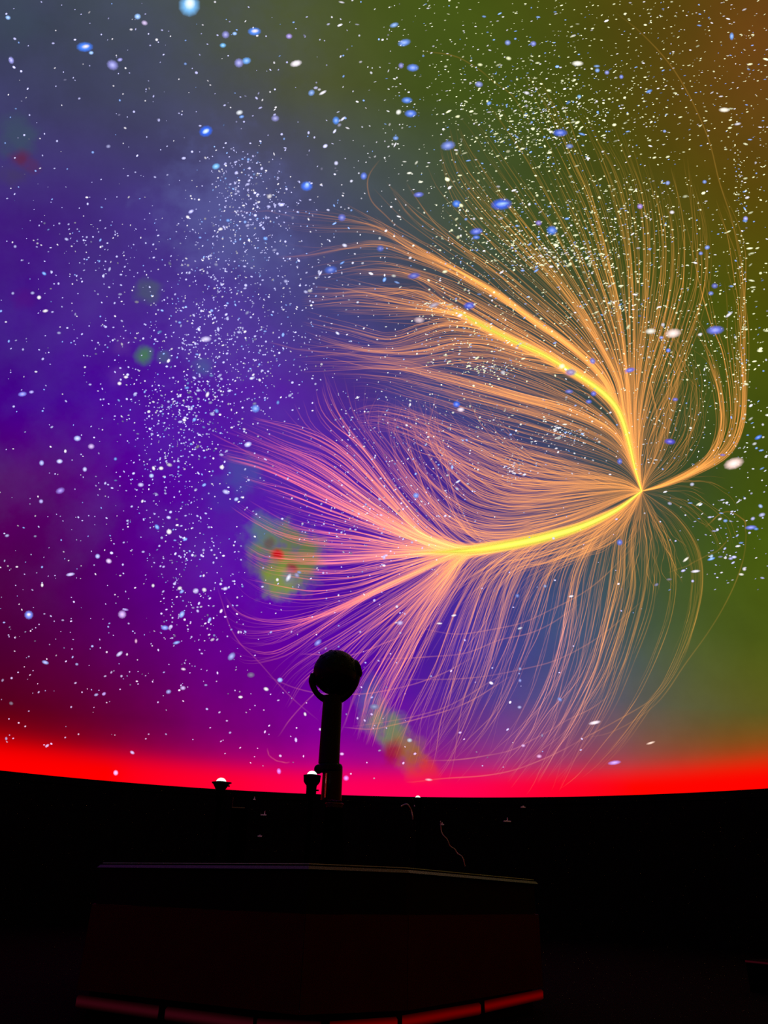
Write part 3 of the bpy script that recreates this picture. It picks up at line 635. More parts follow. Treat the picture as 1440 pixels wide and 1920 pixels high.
BL = (70, 120, 240); BW = (150, 190, 250); LV = (150, 150, 225); WH = (240, 232, 240); CR = (250, 225, 215)
BIG = [(355, 10, 38, 40, 0, (120, 185, 240), 1.3), (356, 6, 20, 22, 0, (220, 240, 240), 1.2), (159, 88, 30, 18, 0, (70, 130, 250), 1.3), (161, 87, 14, 7, -10, WH, 1), (171, 99, 9, 7, 0, BW, 1.3), (211, 122, 22, 18, 30, LV, 1.1),
  (225, 112, 10, 7, -15, LV, 1.2), (258, 31, 12, 11, 0, BW, 1.3), (271, 43, 12, 9, 20, (200, 180, 225), 1.1), (15, 33, 10, 8, 20, BW, 1.3), (21, 113, 10, 14, -20, LV, 1.3), (423, 65, 14, 14, 0, LV, 1),
  (418, 85, 12, 9, 0, (110, 180, 235), 1.3), (477, 59, 24, 15, 0, (80, 140, 250), 1.3), (478, 58, 14, 7, -5, WH, 1), (448, 118, 17, 17, 0, LV, 1.1), (462, 114, 17, 13, -10, (110, 170, 245), 1.2), (440, 63, 9, 7, 0, BW, 1.2),
  (542, 68, 12, 10, 0, (170, 150, 230), 1.1), (555, 119, 22, 12, -15, WH, 1.2), (386, 246, 25, 20, -20, (50, 110, 250), 1.2), (386, 246, 14, 8, -30, (210, 235, 255), 1.1), (449, 211, 13, 9, -15, (220, 225, 235), 1.1),
  (516, 222, 15, 12, 0, (150, 150, 215), 1), (584, 174, 11, 13, 50, (130, 170, 240), 1), (630, 226, 13, 15, 0, (90, 150, 250), 1.1), (575, 349, 22, 18, 0, (70, 120, 250), 1.2), (576, 346, 9, 9, 0, BW, 1.2), (682, 330, 12, 14, 10, (100, 130, 240), 1.1),
  (739, 47, 17, 9, -18, (130, 170, 235), 1.1), (758, 80, 24, 13, -15, (110, 150, 235), 1.2), (752, 123, 10, 11, 0, LV, .9), (774, 127, 22, 14, 0, (100, 140, 240), 1.2), (763, 188, 20, 12, 0, (90, 140, 240), 1.1), (770, 213, 22, 14, 0, (90, 130, 240), 1.2),
  (840, 273, 27, 17, -12, (120, 140, 225), 1.1), (742, 259, 11, 8, 0, (120, 160, 235), 1), (405, 312, 15, 11, -20, (120, 190, 250), 1.2), (940, 383, 38, 21, -6, (60, 100, 235), 1.2), (942, 382, 24, 7, -8, (150, 190, 250), 1), (856, 382, 16, 14, 0, (70, 130, 245), 1.1),
  (785, 365, 19, 10, -6, (110, 120, 225), 1.1), (893, 434, 24, 13, -8, (90, 110, 225), 1.1), (893, 445, 14, 8, 0, (90, 130, 235), 1), (1035, 432, 20, 17, 0, (80, 130, 235), 1.1), (1050, 249, 27, 14, 0, (80, 110, 225), 1.1), (1068, 274, 14, 9, 0, (130, 150, 215), .9),
  (1083, 119, 21, 10, 0, (255, 250, 235), 1.1), (1358, 206, 20, 9, 0, (255, 245, 225), 1.1), (1000, 82, 11, 10, 0, (140, 150, 240), 1), (952, 80, 11, 10, 0, (140, 160, 235), 1), (898, 158, 15, 11, 10, (150, 160, 235), .95), (1372, 68, 8, 14, 0, (120, 170, 245), 1.1),
  (620, 506, 24, 15, -10, (80, 110, 215), 1), (776, 517, 24, 12, -8, (90, 110, 225), .8), (713, 466, 14, 12, 0, (100, 120, 220), .8), (641, 408, 15, 14, 0, (110, 120, 220), 1), (880, 573, 22, 14, -6, (60, 90, 215), 1.1), (814, 572, 22, 9, -20, (200, 180, 200), .8),
  (786, 600, 20, 12, 0, (230, 200, 210), .8), (1220, 621, 20, 11, -6, (235, 230, 215), 1.1), (1262, 625, 30, 17, -10, (240, 215, 205), 1.2), (1341, 619, 32, 16, -6, (110, 120, 225), 1.2), (1181, 694, 20, 9, -14, (100, 110, 225), 1.1), (1376, 869, 37, 20, -18, (250, 215, 205), 1.25),
  (1256, 828, 21, 11, 5, (90, 80, 215), 1.1), (1422, 820, 15, 7, -28, (80, 130, 245), 1.2), (1408, 989, 21, 8, -5, (120, 130, 235), 1.2), (1115, 1355, 22, 7, -12, (245, 225, 240), 1.2), (1152, 1430, 24, 8, -8, (200, 150, 245), 1.1), (1220, 1393, 17, 4.5, -17, (250, 210, 190), 1.1),
  (864, 768, 14, 9, 0, (235, 215, 235), 1.1), (856, 758, 14, 12, 0, (60, 110, 245), 1.1), (386, 636, 20, 11, -5, (205, 195, 245), 1.1), (42, 739, 16, 9, -8, (140, 140, 250), 1.2), (59, 735, 9, 6, -8, (170, 160, 245), 1.2), (145, 822, 13, 10, 0, (180, 190, 255), 1.3),
  (171, 837, 12, 10, 0, (200, 170, 235), 1.1), (224, 719, 8, 7, 0, WH, 1.2), (236, 707, 8, 6, 0, WH, 1.1), (113, 920, 17, 11, -22, (150, 120, 225), 1.1), (479, 766, 16, 15, 0, (110, 150, 240), 1.2), (54, 1153, 16, 16, 0, (120, 140, 250), 1.3), (54, 1152, 8, 6, 0, WH, 1.1),
  (229, 1152, 15, 15, 0, (200, 160, 235), 1.2), (235, 1143, 12, 5, 8, (170, 140, 225), 1.1), (132, 1077, 16, 6.5, -10, (190, 180, 245), 1.3), (309, 1177, 14, 9, 4, (130, 150, 250), 1.3), (341, 1152, 9, 14, 30, (140, 170, 250), 1.3), (331, 1205, 14, 6, -15, (130, 160, 240), 1.2),
  (224, 1226, 14, 7, -38, (200, 190, 245), 1.2), (85, 1242, 13, 7, 18, (160, 170, 245), 1.2), (217, 1449, 9, 10, 0, (240, 180, 250), 1.2), (183, 1043, 9, 9, 0, (170, 180, 250), 1.3), (204, 1052, 11, 9, 20, (220, 190, 245), 1.2), (317, 997, 10, 10, 0, WH, 1.3), (79, 1097, 6, 9, 0, WH, 1.2),
  (78, 868, 9, 10, 0, (170, 180, 250), 1.2), (159, 880, 8, 9, 0, (190, 190, 250), 1.2), (77, 940, 8, 8, 0, (180, 170, 245), 1.1), (85, 635 - 52, 11, 6, -10, WH, 1.1), (288, 878, 7, 10, -20, WH, 1.2), (302, 878, 9, 7, 0, WH, 1.2), (284, 892, 9, 8, 0, (180, 200, 255), 1.2),
  (264, 909, 11, 8, 0, (200, 190, 250), 1.1), (416, 876, 9, 8, 0, WH, 1.2), (443, 936, 9, 7, -30, (180, 200, 255), 1.1), (367, 1108, 11, 10, 0, (200, 190, 240), 1.1), (383, 1106, 9, 8, 30, WH, 1), (337, 1103, 9, 7, -20, WH, 1), (287, 1098, 7, 8, 0, WH, 1), (316, 1297, 10, 8, -20, LV, 1.1),
  (343, 1290, 10, 8, 0, (200, 170, 235), 1.1), (195, 1301, 8, 6, -40, (190, 150, 240), 1.1), (255, 1202, 6, 10, 0, (230, 170, 210), 1), (248, 1411, 9, 6, 30, (210, 180, 245), 1.1), (523, 1446, 8, 11, -10, (230, 120, 250), 1.1), (649, 1459, 10, 10, 0, (235, 130, 250), 1.1),
  (525, 1275, 10, 9, 0, (150, 180, 255), 1.3), (596, 1205, 16, 9, -40, (140, 140, 240), 1), (499, 1292, 10, 7, 20, WH, 1.1), (702, 1325, 18, 11, 0, (150, 160, 215), .7), (572, 1339, 6, 9, -20, WH, 1.1), (451, 1307, 8, 5, 0, WH, 1.1), (541, 1083, 8, 16, 30, (220, 220, 240), 1.1),
  (520, 1087, 7, 8, 0, WH, 1.1), (750, 1168, 12, 9, -10, (200, 180, 235), 1), (780, 929, 12, 11, 0, (110, 150, 240), 1.1), (1070, 698, 22, 14, 0, (170, 140, 215), .8), (1113, 738, 11, 10, 0, (100, 110, 225), 1), (1104, 753, 12, 8, 0, (100, 120, 230), .9), (1067, 734, 16, 8, 0, (110, 120, 215), .9),
  (1111, 677, 11, 13, -30, (120, 130, 225), .9), (1162, 865, 10, 12, 0, (90, 110, 215), 1), (1162, 1017, 11, 12, 10, (90, 120, 225), 1), (1253, 657, 9, 8, 0, (100, 130, 240), 1.1), (1240, 633, 9, 6, 0, (150, 160, 235), 1), (1355, 853, 11, 5, 0, (130, 110, 200), .9), (1266, 749, 11, 7, 0, (110, 110, 215), 1),
  (975, 1254, 7, 7, 0, (140, 160, 225), .9), (975, 1276, 7, 8, 0, (140, 150, 225), 1), (974, 1326, 8, 6, 0, (170, 170, 225), 1), (1011, 1418, 10, 7, 0, (235, 170, 225), 1), (981, 1398, 8, 6, 0, (220, 170, 230), 1), (768, 1388, 10, 8, 0, (190, 200, 215), 1), (1071, 1118, 9, 4, -10, WH, 1.1),
  (851, 1154, 9, 4, -12, WH, 1.1), (824, 1169, 10, 3.5, 0, WH, 1), (975, 1178, 9, 4, -20, (200, 200, 215), 1), (804, 1462, 14, 5, 4, (255, 170, 190), 1), (1022, 1099, 7, 7, 0, (150, 170, 225), .9), (970, 1117, 8, 8, 0, (120, 140, 225), .8), (1286, 1049, 14, 5, -40, (245, 240, 225), 1.1),
  (1390, 1077, 10, 5, 5, (240, 235, 220), 1), (1334, 1043, 8, 6, -50, (180, 210, 245), 1), (1360, 1046, 7, 5, 0, WH, 1), (1310, 945, 12, 4, -30, (235, 235, 200), 1), (1426, 949, 9, 7, 30, (170, 190, 240), 1), (1340, 536, 12, 10, 0, (110, 120, 215), .9), (1333, 550, 10, 8, 0, (120, 140, 225), 1),
  (1120, 132, 9, 8, 0, (130, 170, 240), 1.1), (1138, 136, 9, 8, 0, (150, 160, 240), 1), (1165, 144, 8, 8, 0, (130, 150, 240), 1), (1086, 181, 8, 7, 0, (130, 190, 240), 1), (1119, 124, 12, 5, 0, (130, 170, 230), .9), (1252, 343, 9, 8, -30, (150, 170, 240), 1), (1398, 410, 9, 9, 0, (170, 170, 250), 1.2),
  (1321, 341, 8, 7, 0, (130, 160, 240), 1), (1200, 387, 11, 10, 0, (180, 150, 240), 1), (1010, 418, 12, 10, 0, (150, 130, 225), .9), (1326, 464, 10, 8, -20, (130, 160, 240), 1.1), (1314, 475, 8, 7, 0, (130, 150, 240), 1), (1260, 398, 9, 7, 0, WH, 1.1), (1246, 246, 7, 6, 0, (130, 160, 240), 1)]

def star_tint(x, y):
    right = min(max((x - 560) / 300, 0), 1) * min(max((1000 - y) / 300, 0), 1)
    c0 = np.array([188, 188, 250.]); c1 = np.array([240, 242, 190.]); low = np.array([240, 170, 235.])
    k = rng.random()
    if k < .14: c = np.array([110, 160, 245.])
    elif k < .35: c = np.array([232, 228, 240.])
    else: c = c0 * (1 - right) + c1 * right
    t = min(max((y - 1000) / 450, 0), 1) * .7 * (1 if x < 900 else .4)
    return c * (1 - t) + low * t

small = []
def blob(n, cx, cy, sx, sy, ang=0, s=1.0, dash=0.0):
    a = math.radians(ang)
    for _ in range(n):
        u, v = rng.normal() * sx, rng.normal() * sy
        x, y = cx + u * math.cos(a) - v * math.sin(a), cy + u * math.sin(a) + v * math.cos(a)
        small.append((x, y, s, dash))
def patch(n, x0, y0, x1, y1, s=1.0, dash=0.0):
    for _ in range(n): small.append((rng.uniform(x0, x1), rng.uniform(y0, y1), s, dash))
# milky way down the left half
for cx, cy, sx, sy, n in [(450, 325, 34, 24, 120), (480, 385, 55, 34, 210), (440, 450, 60, 45, 230), (420, 540, 75, 50, 240), (430, 620, 85, 45, 250), (350, 690, 75, 45, 230),
                          (340, 755, 60, 30, 190), (350, 800, 55, 35, 170), (370, 860, 75, 40, 150), (320, 920, 65, 40, 110), (300, 1000, 60, 45, 80), (480, 720, 70, 60, 180),
                          (200, 500, 70, 30, 70), (150, 440, 50, 20, 55), (190, 620, 40, 25, 45), (560, 560, 60, 80, 160)]:
    blob(int(n * .92), cx, cy, sx, sy, s=.72)
patch(150, 0, 0, 460, 300, .8); patch(150, 0, 300, 380, 620, .75); patch(120, 0, 620, 380, 960, .76); patch(170, 0, 960, 400, 1400, .74); patch(120, 0, 960, 400, 1300, .7)
patch(150, 380, 900, 760, 1260, .8); patch(150, 560, 920, 820, 1080, .65); patch(75, 400, 1260, 760, 1470, .85); patch(28, 760, 1200, 1100, 1450, 1.0); patch(170, 300, 1000, 460, 1200, .8)
# green quarter
patch(760, 720, 0, 1440, 360, .64, .8); patch(380, 960, 0, 1440, 300, .55, 1.0); patch(1000, 800, 340, 1400, 700, .56, .6); patch(130, 460, 0, 760, 300, .9, .2); patch(160, 560, 300, 900, 560, .85, .2)
for cx, cy, sx, sy, n in [(1000, 235, 60, 40, 300), (1080, 200, 90, 50, 230), (900, 170, 70, 60, 130), (1050, 480, 65, 14, 210), (1060, 420, 90, 45, 240), (1160, 560, 50, 50, 120), (1180, 440, 70, 60, 170),
                          (925, 690, 26, 10, 75), (1070, 815, 24, 9, 55), (962, 882, 13, 12, 45), (815, 575, 18, 9, 40), (1040, 800, 70, 30, 90), (870, 620, 60, 30, 90), (950, 470, 70, 60, 160), (1150, 575, 22, 8, 35)]:
    blob(int(n * 1.3), cx, cy, sx, sy, s=.62, dash=.5)
patch(450, 1180, 560, 1400, 880, .55, .2); patch(130, 1390, 300, 1440, 900, .8, .6); patch(420, 640, 560, 1180, 900, .58, .1); patch(330, 620, 740, 900, 980, .6, .1); patch(75, 1230, 900, 1440, 1110, .85, .5)
patch(60, 1330, 930, 1400, 1080, .8, .6); patch(120, 1375, 250, 1400, 720, .6, .3); patch(30, 900, 950, 1220, 1150, .8)

stars = []
for b in BIG: stars.append((b[2] * b[3], b))
for (x, y, s, dash) in small:
    if not (-30 < x < 1470 and -30 < y < 1440 + 20): continue
    if to_px(dome((x, y)))[1] > 1500: continue
    r = float(np.exp(rng.normal() * .38)) * 4.1 * s
    e = rng.uniform(1.0, 1.8) if dash < rng.random() else rng.uniform(1.8, 3.2)
    ang = rng.normal() * 14 - 12 if dash > .3 else rng.normal() * 40 - 10
    br = float(np.clip(rng.normal() * .38 + 1.0, .25, 1.8))
    stars.append((r * r, (x, y, r * math.sqrt(e), r / math.sqrt(e), ang, tuple(star_tint(x, y)), br)))
# the sky goes on above the frame and to both sides
for _ in range(2600):
    x, y = (rng.uniform(-1500, 2900), rng.uniform(-1400, -25)) if rng.random() < .6 else ((rng.uniform(-1500, -25) if rng.random() < .5 else rng.uniform(1465, 2900)), rng.uniform(0, 1250))
    P = dome((x, y))
    if P[2] < ZS + .5: continue
    stars.append((0, (x, y, rng.uniform(2.5, 6), rng.uniform(2, 4), -10, tuple(star_tint(x, y)), rng.uniform(.5, 1.3))))
stars.sort(key=lambda q: -q[0])
sv = []; sf = []; sa = []; nv = 0
for rank, (_, (x, y, ww, hh, ang, col, br)) in enumerate(stars):
    gap = .60 + .04 * ((rank * 37) % 1009) / 1009 + (.05 + .0002 * rank if rank < 300 else 0)
    V, f, A = star_arrays(x, y, ww * (1.15 if ww > 7.5 else .98), hh * (1.15 if ww > 7.5 else .98), ang, col, br, n=10 if rank < 300 else 6, gap=gap, soft=True if rank < 300 else False)
    if rank < 295:
        c = V[0].copy(); o = mesh_obj('star', V - c, f, SM, field, attr=A); o.location = tuple(c - fl)
    else:
        sv.append(V - fl); sa.append(A); sf += [[q + nv for q in face] for face in f]; nv += len(V)
o = mesh_obj('small_stars', np.concatenate(sv), sf, SM, field, attr=np.concatenate(sa))
o['kind'] = 'stuff'; o['label'] = 'thousands of pinprick stars'

# ------------------------------------------------------------------ star projector
PB = surface('projector_black', (.0025, .0025, .0025), rough=.5, spec=.10, scale=30, bump=.02)
PG = surface('projector_gloss', (.003, .003, .003), rough=.3, spec=.10, scale=30, bump=.0)
STEEL = surface('highlight_steel', (.42, .40, .36), rough=.2, metal=1, scale=30, bump=.0)
RUB = surface('matte_black', (.0012, .0011, .0012), rough=1.0, spec=.0)
LENSG = surface('dark_lens_glass', (.003, .003, .004), rough=.15, spec=.15, bump=0)
bc = at_y(629.3, 1261, 0); unit = (at_y(640, 1262, 0) - at_y(630, 1262, 0)).length / 10
proj = thing('star_projector', 'black spherical star projector in a yoke on a tall column under the dome', 'projector', (0, 0, 0))
RB = 41.8 * unit
mb = MB()
prof = [(max(RB * math.sin(math.pi * i / 28), .0005), -RB * math.cos(math.pi * i / 28)) for i in range(29)]
axis = (bc - at_y(586, 1276, 0)).normalized()         # tilt axle of the ball
mb.lathe(prof, bc, (0.10, -.15, 1), n=56)
ball = mb.build('star_ball', PB, proj, smooth=True)
# equator band and lens ports on the ball
bax = Vector((0.35, -.25, 1)).normalized()
mb = MB(); mb.lathe([(RB * .985, -.022), (RB * 1.012, -.018), (RB * 1.012, .018), (RB * .985, .022)], bc, bax, n=64, cap=False); mb.build('equator_band', PG, ball, smooth=True)
for k in range(16):
    for lat in (-.95, -.45, .45, .95):
        a = bax.orthogonal().normalized(); b = bax.cross(a); t = 2 * math.pi * (k + (lat > 0) * .5) / 16
        if abs(lat) > .9 and k % 2: continue
        d = (a * math.cos(t) + b * math.sin(t)) * math.cos(lat) + bax * math.sin(lat)
        mb = MB(); mb.lathe([(.026, -.012), (.026, .006), (.020, .009), (.018, .004), (.001, .006)], bc + d * (RB - .003), d, n=14)
        mb.build('lens_port', LENSG, ball, smooth=True)
# yoke: two curved arms from the axle ends round under the ball to the column head
def arm(pts, rads, y=0.0, flat=.8):
    P = [at_y(px, py, y) for px, py in pts]; P = [Vector(q) for q in resample3(P, 22)]
    r = np.interp(np.linspace(0, 1, 22), np.linspace(0, 1, len(rads)), rads)
    m = MB(); m.tube(P, [q * unit for q in r], n=16, side=Vector((0, 1, 0)), flat=1.5); return m
def resample3(P, n):
    P = np.array([tuple(p) for p in P]); x = resample(np.stack([P[:, 0], P[:, 2]], -1), n)
    return [(a, P[0, 1], b) for a, b in x]
arm([(587, 1264), (585, 1276), (588, 1289), (595, 1301), (605, 1309), (618, 1314)], [5, 6.5, 5.5, 5, 6, 8]).build('yoke_arm', PB, proj, smooth=True)
arm([(668, 1268), (665, 1280), (660, 1291), (652, 1301), (642, 1308), (628, 1314)], [8, 8, 7, 7, 8, 9]).build('yoke_arm', PB, proj, smooth=True)
mb = MB(); pl = at_y(592, 1270, 0); mb.lathe([(7 * unit, -.05), (9.5 * unit, -.02), (9.5 * unit, .035), (7 * unit, .06)], pl, axis * -1, n=24); mb.build('axle_housing', PB, proj, smooth=True)
mb = MB(); pr = at_y(660, 1257, 0)
mb.lathe([(20 * unit, -.04), (19 * unit, .02), (18 * unit, .06), (17 * unit, .085), (13 * unit, .108)], pr, axis, n=28)
mb.build('axle_housing', PB, proj, smooth=True, bevel=0)
mb = MB(); q = at_y(671, 1249, 0); mb.lathe([(6 * unit, -.04), (6.5 * unit, 0), (5 * unit, .028)], q, Vector((.8, 0, .5)), n=16); mb.build('clamp_knob', RUB, proj, smooth=True)
mb = MB(); q = at_y(657, 1236, 0); mb.box(q, (.05, .08, .035), None); mb.build('cable_clip', RUB, proj, bevel=.006)
# column, flared head, collar, sleeve and flange
top = at_y(624, 1306, 0); colb = at_y(616.5, 1432, 0); slb = at_y(622, 1496, 0)
ax = (top - colb).normalized(); Lc = (top - colb).length
mb = MB(); mb.lathe([(18.7 * unit, 0), (18.2 * unit, Lc * .5), (17.6 * unit, Lc * .93), (18.4 * unit, Lc)], colb, ax, n=48); mb.build('column', PB, proj, smooth=True)
ctop = at_y(619.5, 1434, 0)
kb = at_y(597.5, 1442, 0); m_ = MB(); m_.lathe([(max(8.2 * unit * math.sin(math.pi * i / 10), .0004), -8.2 * unit * math.cos(math.pi * i / 10)) for i in range(11)], kb, n=20); m_.build('clamp_knob', PB, proj, smooth=True)
mb = MB(); mb.lathe([(18 * unit, -.085), (21.5 * unit, -.07), (22 * unit, -.03), (21.5 * unit, -.012), (19.5 * unit, .008), (17 * unit, .01)], ctop, (0, 0, 1), n=48); mb.build('collar', PB, proj, smooth=True)
s0 = at_y(624, 1442, 0); zb = 1.25
mb = MB(); mb.lathe([(18.0 * unit, -(s0.z - slb.z) - .03), (17.6 * unit, 0), (14 * unit, .012)], s0, (0, 0, 1), n=48); mb.build('sleeve', PG, proj, smooth=True)
for px in (612.0, 638.0):  # thin bright rods added to draw the sleeve's highlight lines
    q = at_y(px, 1450, -.118 if px < 620 else -.05)
    mb = MB(); mb.tube([q, Vector((q.x, q.y, slb.z - .01))], .010 if px < 620 else .005, n=10); mb.build('highlight_rod', STEEL, proj, smooth=True)
fl0 = at_y(627, 1506, 0)
mb = MB(); mb.lathe([(14 * unit, -.05), (15 * unit, -.014), (16 * unit, -.01), (16 * unit, -.002), (15 * unit, 0), (12 * unit, .002)], fl0, (0, 0, 1), n=48); mb.build('flange', surface('dull_steel', (.12, .11, .11), rough=.35, metal=1, bump=0), proj, smooth=True)
mb = MB(); mb.lathe([(.34, 0), (.34, .06), (.2, .12), (.10, fl0.z - .05)], (fl0.x, 0, 0), (0, 0, 1), n=40); mb.build('pedestal', RUB, proj, smooth=True)

# ------------------------------------------------------------------ fisheye lens projectors
LENSW = glow_mat('bright_lens', (.86, 1.0, .88), 1.25)  # white brightness of the lens tops put into emission
LENSD = surface('lens_green_glass', (.03, .10, .05), rough=.08, spec=.8, bump=0)
def lens_unit(label, px, py, Y, cup, neckw, boxy, tabs, lw=9.5, lh=8):
    """px, py: centre of the cup's rim"""
    c = at_y(px, py, Y); u = (at_y(px + 10, py, Y) - c).length / 10
    t = thing('fisheye_projector', label, 'projector', (c.x, Y, 0), 'fisheye projectors standing round the star projector')
    h = c.z; b = (0, 0, h)
    if boxy: prof = [(neckw * u, -34 * u), (neckw * u, -22 * u), (neckw * 1.05 * u, -18 * u), (cup * .8 * u, -15 * u), (cup * .96 * u, -11 * u), (cup * u, -3 * u), (cup * 1.03 * u, 0), (cup * .7 * u, 1 * u)]
    else: prof = [(neckw * .9 * u, -34 * u), (neckw * .85 * u, -16 * u), (neckw * 1.0 * u, -13 * u), (cup * .8 * u, -4 * u), (cup * .98 * u, -1.2 * u), (cup * u, 0), (cup * .7 * u, .6 * u)]
    m = MB(); m.lathe(prof, b, n=32); m.build('housing', RUB, t, smooth=True)
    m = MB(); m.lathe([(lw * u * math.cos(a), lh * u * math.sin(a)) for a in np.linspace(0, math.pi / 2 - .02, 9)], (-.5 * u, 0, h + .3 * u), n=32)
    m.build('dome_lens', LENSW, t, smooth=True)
    m = MB(); m.lathe([(lw * 1.0 * u, -.5 * u), (lw * 1.12 * u, .2 * u), (lw * 1.05 * u, 1.4 * u), (lw * .98 * u, 1.4 * u)], (-.5 * u, 0, h), n=32, cap=False); m.build('lens_ring', LENSD, t, smooth=True)
    for (dx, dy, ln) in tabs:
        m = MB(); m.box(Vector((dx * u, 0, h + dy * u)), (ln * u, .04, 2.2 * u)); m.build('bracket', RUB, t, bevel=.002)
    m = MB(); m.lathe([(.16, 0), (.16, .02), (.03, .05), (.026, h - 30 * u)], (0, 0, 0), n=20); m.build('stand', RUB, t, smooth=True)
    return t
lens_unit('small black fisheye projector with bright white lens, standing apart on the left', 415, 1467, -.35, 18, 9, False, [(13, -.5, 12), (12, -6, 9)])
lens_unit('small black fisheye projector with bright white lens, close beside the projector column', 585.5, 1454, -.45, 16, 9.5, True, [(4, -26, 20)])
lens_unit('tiny fisheye projector right of the column, only its bright lens tip showing', 784, 1497, 1.5, 9, 6, False, [(6, .2, 8)], 5, 4.5)

# ------------------------------------------------------------------ projector enclosure
def ring(z, grow=0.0):
    base = [(-1.94, -1.84), (-.10, -2.90), (.70, -2.58), (2.17, -.96), (2.30, .9), (1.2, 2.35), (-.9, 2.45), (-2.2, 1.2), (-2.14, -.7)]
    o = []
    for i, (x, y) in enumerate(base):
        a = Vector(base[i - 1]); b = Vector((x, y)); c = Vector(base[(i + 1) % len(base)])
        e1 = (b - a).normalized(); e2 = (c - b).normalized()
        n1 = Vector((e1.y, -e1.x)); n2 = Vector((e2.y, -e2.x)); n = (n1 + n2); n = n / max(n.dot(n1), .3)
        q = b + n * grow
        o.append(Vector((q.x, q.y, z[i] if isinstance(z, (list, tuple)) else z)))
    return o
TOPZ = [1.05 + d for d in (.085, .112, .111, .066, .07, .07, .07, .08, .085)]
FASZ = [z - .20 for z in TOPZ]
def zof(px, py, i):   # height at vertex i seen at that row
    b = ring(0)[i]; d = rays([px, py]); t = (b.y - eye[1]) / d[1]; return float(eye[2] + d[2] * t)
MIDZ = [zof(155, 1695, 0), zof(590, 1715, 1), zof(760, 1716, 2), zof(1017, 1715, 3)]; MIDZ += [MIDZ[3]] * 5
BOTZ = .20
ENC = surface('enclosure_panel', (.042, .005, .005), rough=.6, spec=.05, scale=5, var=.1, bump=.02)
ENCB = surface('enclosure_dark_band', (.003, .003, .003), rough=.6, spec=.05)
RIM = surface('rim_laminate', (.085, .038, .042), rough=.4, spec=.3, scale=40, var=.1)
LIP = surface('rim_edge_strip', (.22, .18, .18), rough=.4, spec=.3)
REDL = glow_mat('red_light_strip', (1, .0, .0), .15, True)
REDD = glow_mat('dim_red_light_strip', (1, .05, .14), .034, True)
enc = thing('projector_enclosure', 'low dark many-sided enclosure with a red-lit base and pale rim, in front of the projector', 'enclosure', (0, 0, 0))
def band(za, zb, ga, gb, i, th=.03, inset=.0):
    A = ring(za, ga); B = ring(zb, gb); Ai = ring(za, ga - th); Bi = ring(zb, gb - th)
    j = (i + 1) % len(A)
    def lerp(p, q): d = (q - p).normalized() * inset; return p + d, q - d
    a0, a1 = lerp(A[i], A[j]); b0, b1 = lerp(B[i], B[j]); c0, c1 = lerp(Ai[i], Ai[j]); d0, d1 = lerp(Bi[i], Bi[j])
    return [a0, a1, b1, b0, c0, c1, d1, d0], [[0, 1, 2, 3], [5, 4, 7, 6], [3, 2, 6, 7], [1, 0, 4, 5], [0, 3, 7, 4], [2, 1, 5, 6]]
NB = 9
for i in range(NB):
    m = MB(); m.add(*band(BOTZ, MIDZ, -.0, 0, i, inset=.003)); m.build('side_panel', ENC, enc)
    m = MB(); m.add(*band([z + .004 for z in MIDZ], [z - .034 for z in TOPZ], -.03, -.03, i)); m.build('fascia_board', ENCB, enc)
    m = MB(); m.add(*band([z - .034 for z in TOPZ], [z - .012 for z in TOPZ], .012, -.012, i, th=.16)); m.build('rim', RIM, enc)
    m = MB(); m.add(*band([z - .012 for z in TOPZ], [z + .000 for z in TOPZ], -.03, -.03, i, th=.06)); m.build('rim_groove', ENCB, enc)
    m = MB(); m.add(*band([z + .000 for z in TOPZ], [z + .006 for z in TOPZ], -.028, -.032, i, th=.06)); m.build('rim_edge', LIP, enc)
    m = MB(); m.add(*band(0.0, BOTZ + .002, -.10, -.10, i, th=.05)); m.build('plinth', ENCB, enc)
# lit strips under the panels, in lengths
def strip(p, q, mat):
    p, q = Vector(p), Vector(q); d = (q - p).normalized(); n = Vector((d.y, -d.x, 0))
    m = MB(); v = []
    for (a, h) in ((-.02, -.015), (.0, .0), (.0, .06), (-.02, .075)):
        v += [p + n * a + Vector((0, 0, h)), q + n * a + Vector((0, 0, h))]
    m.add(v, [[0, 1, 3, 2], [2, 3, 5, 4], [4, 5, 7, 6], [6, 7, 1, 0], [0, 2, 4, 6], [1, 7, 5, 3]])
    o = m.build('light_strip', mat, enc); o['label'] = 'red light strip'
def floor_pt(px, py, z=.12): d = rays([px, py]); P = eye + d * ((z - eye[2]) / d[2]); return Vector(P)
SZ = .09
for (p, q, mt) in [((141, 1886), (292, 1908), REDD), ((308, 1910), (470, 1932), REDD), ((480, 1934), (600, 1940), REDD), ((620, 1940), (745, 1930), REDL), ((758, 1927), (902, 1900), REDL), ((913, 1896), (1019, 1872), REDL)]:
    strip(floor_pt(*p, SZ), floor_pt(*q, SZ), mt)

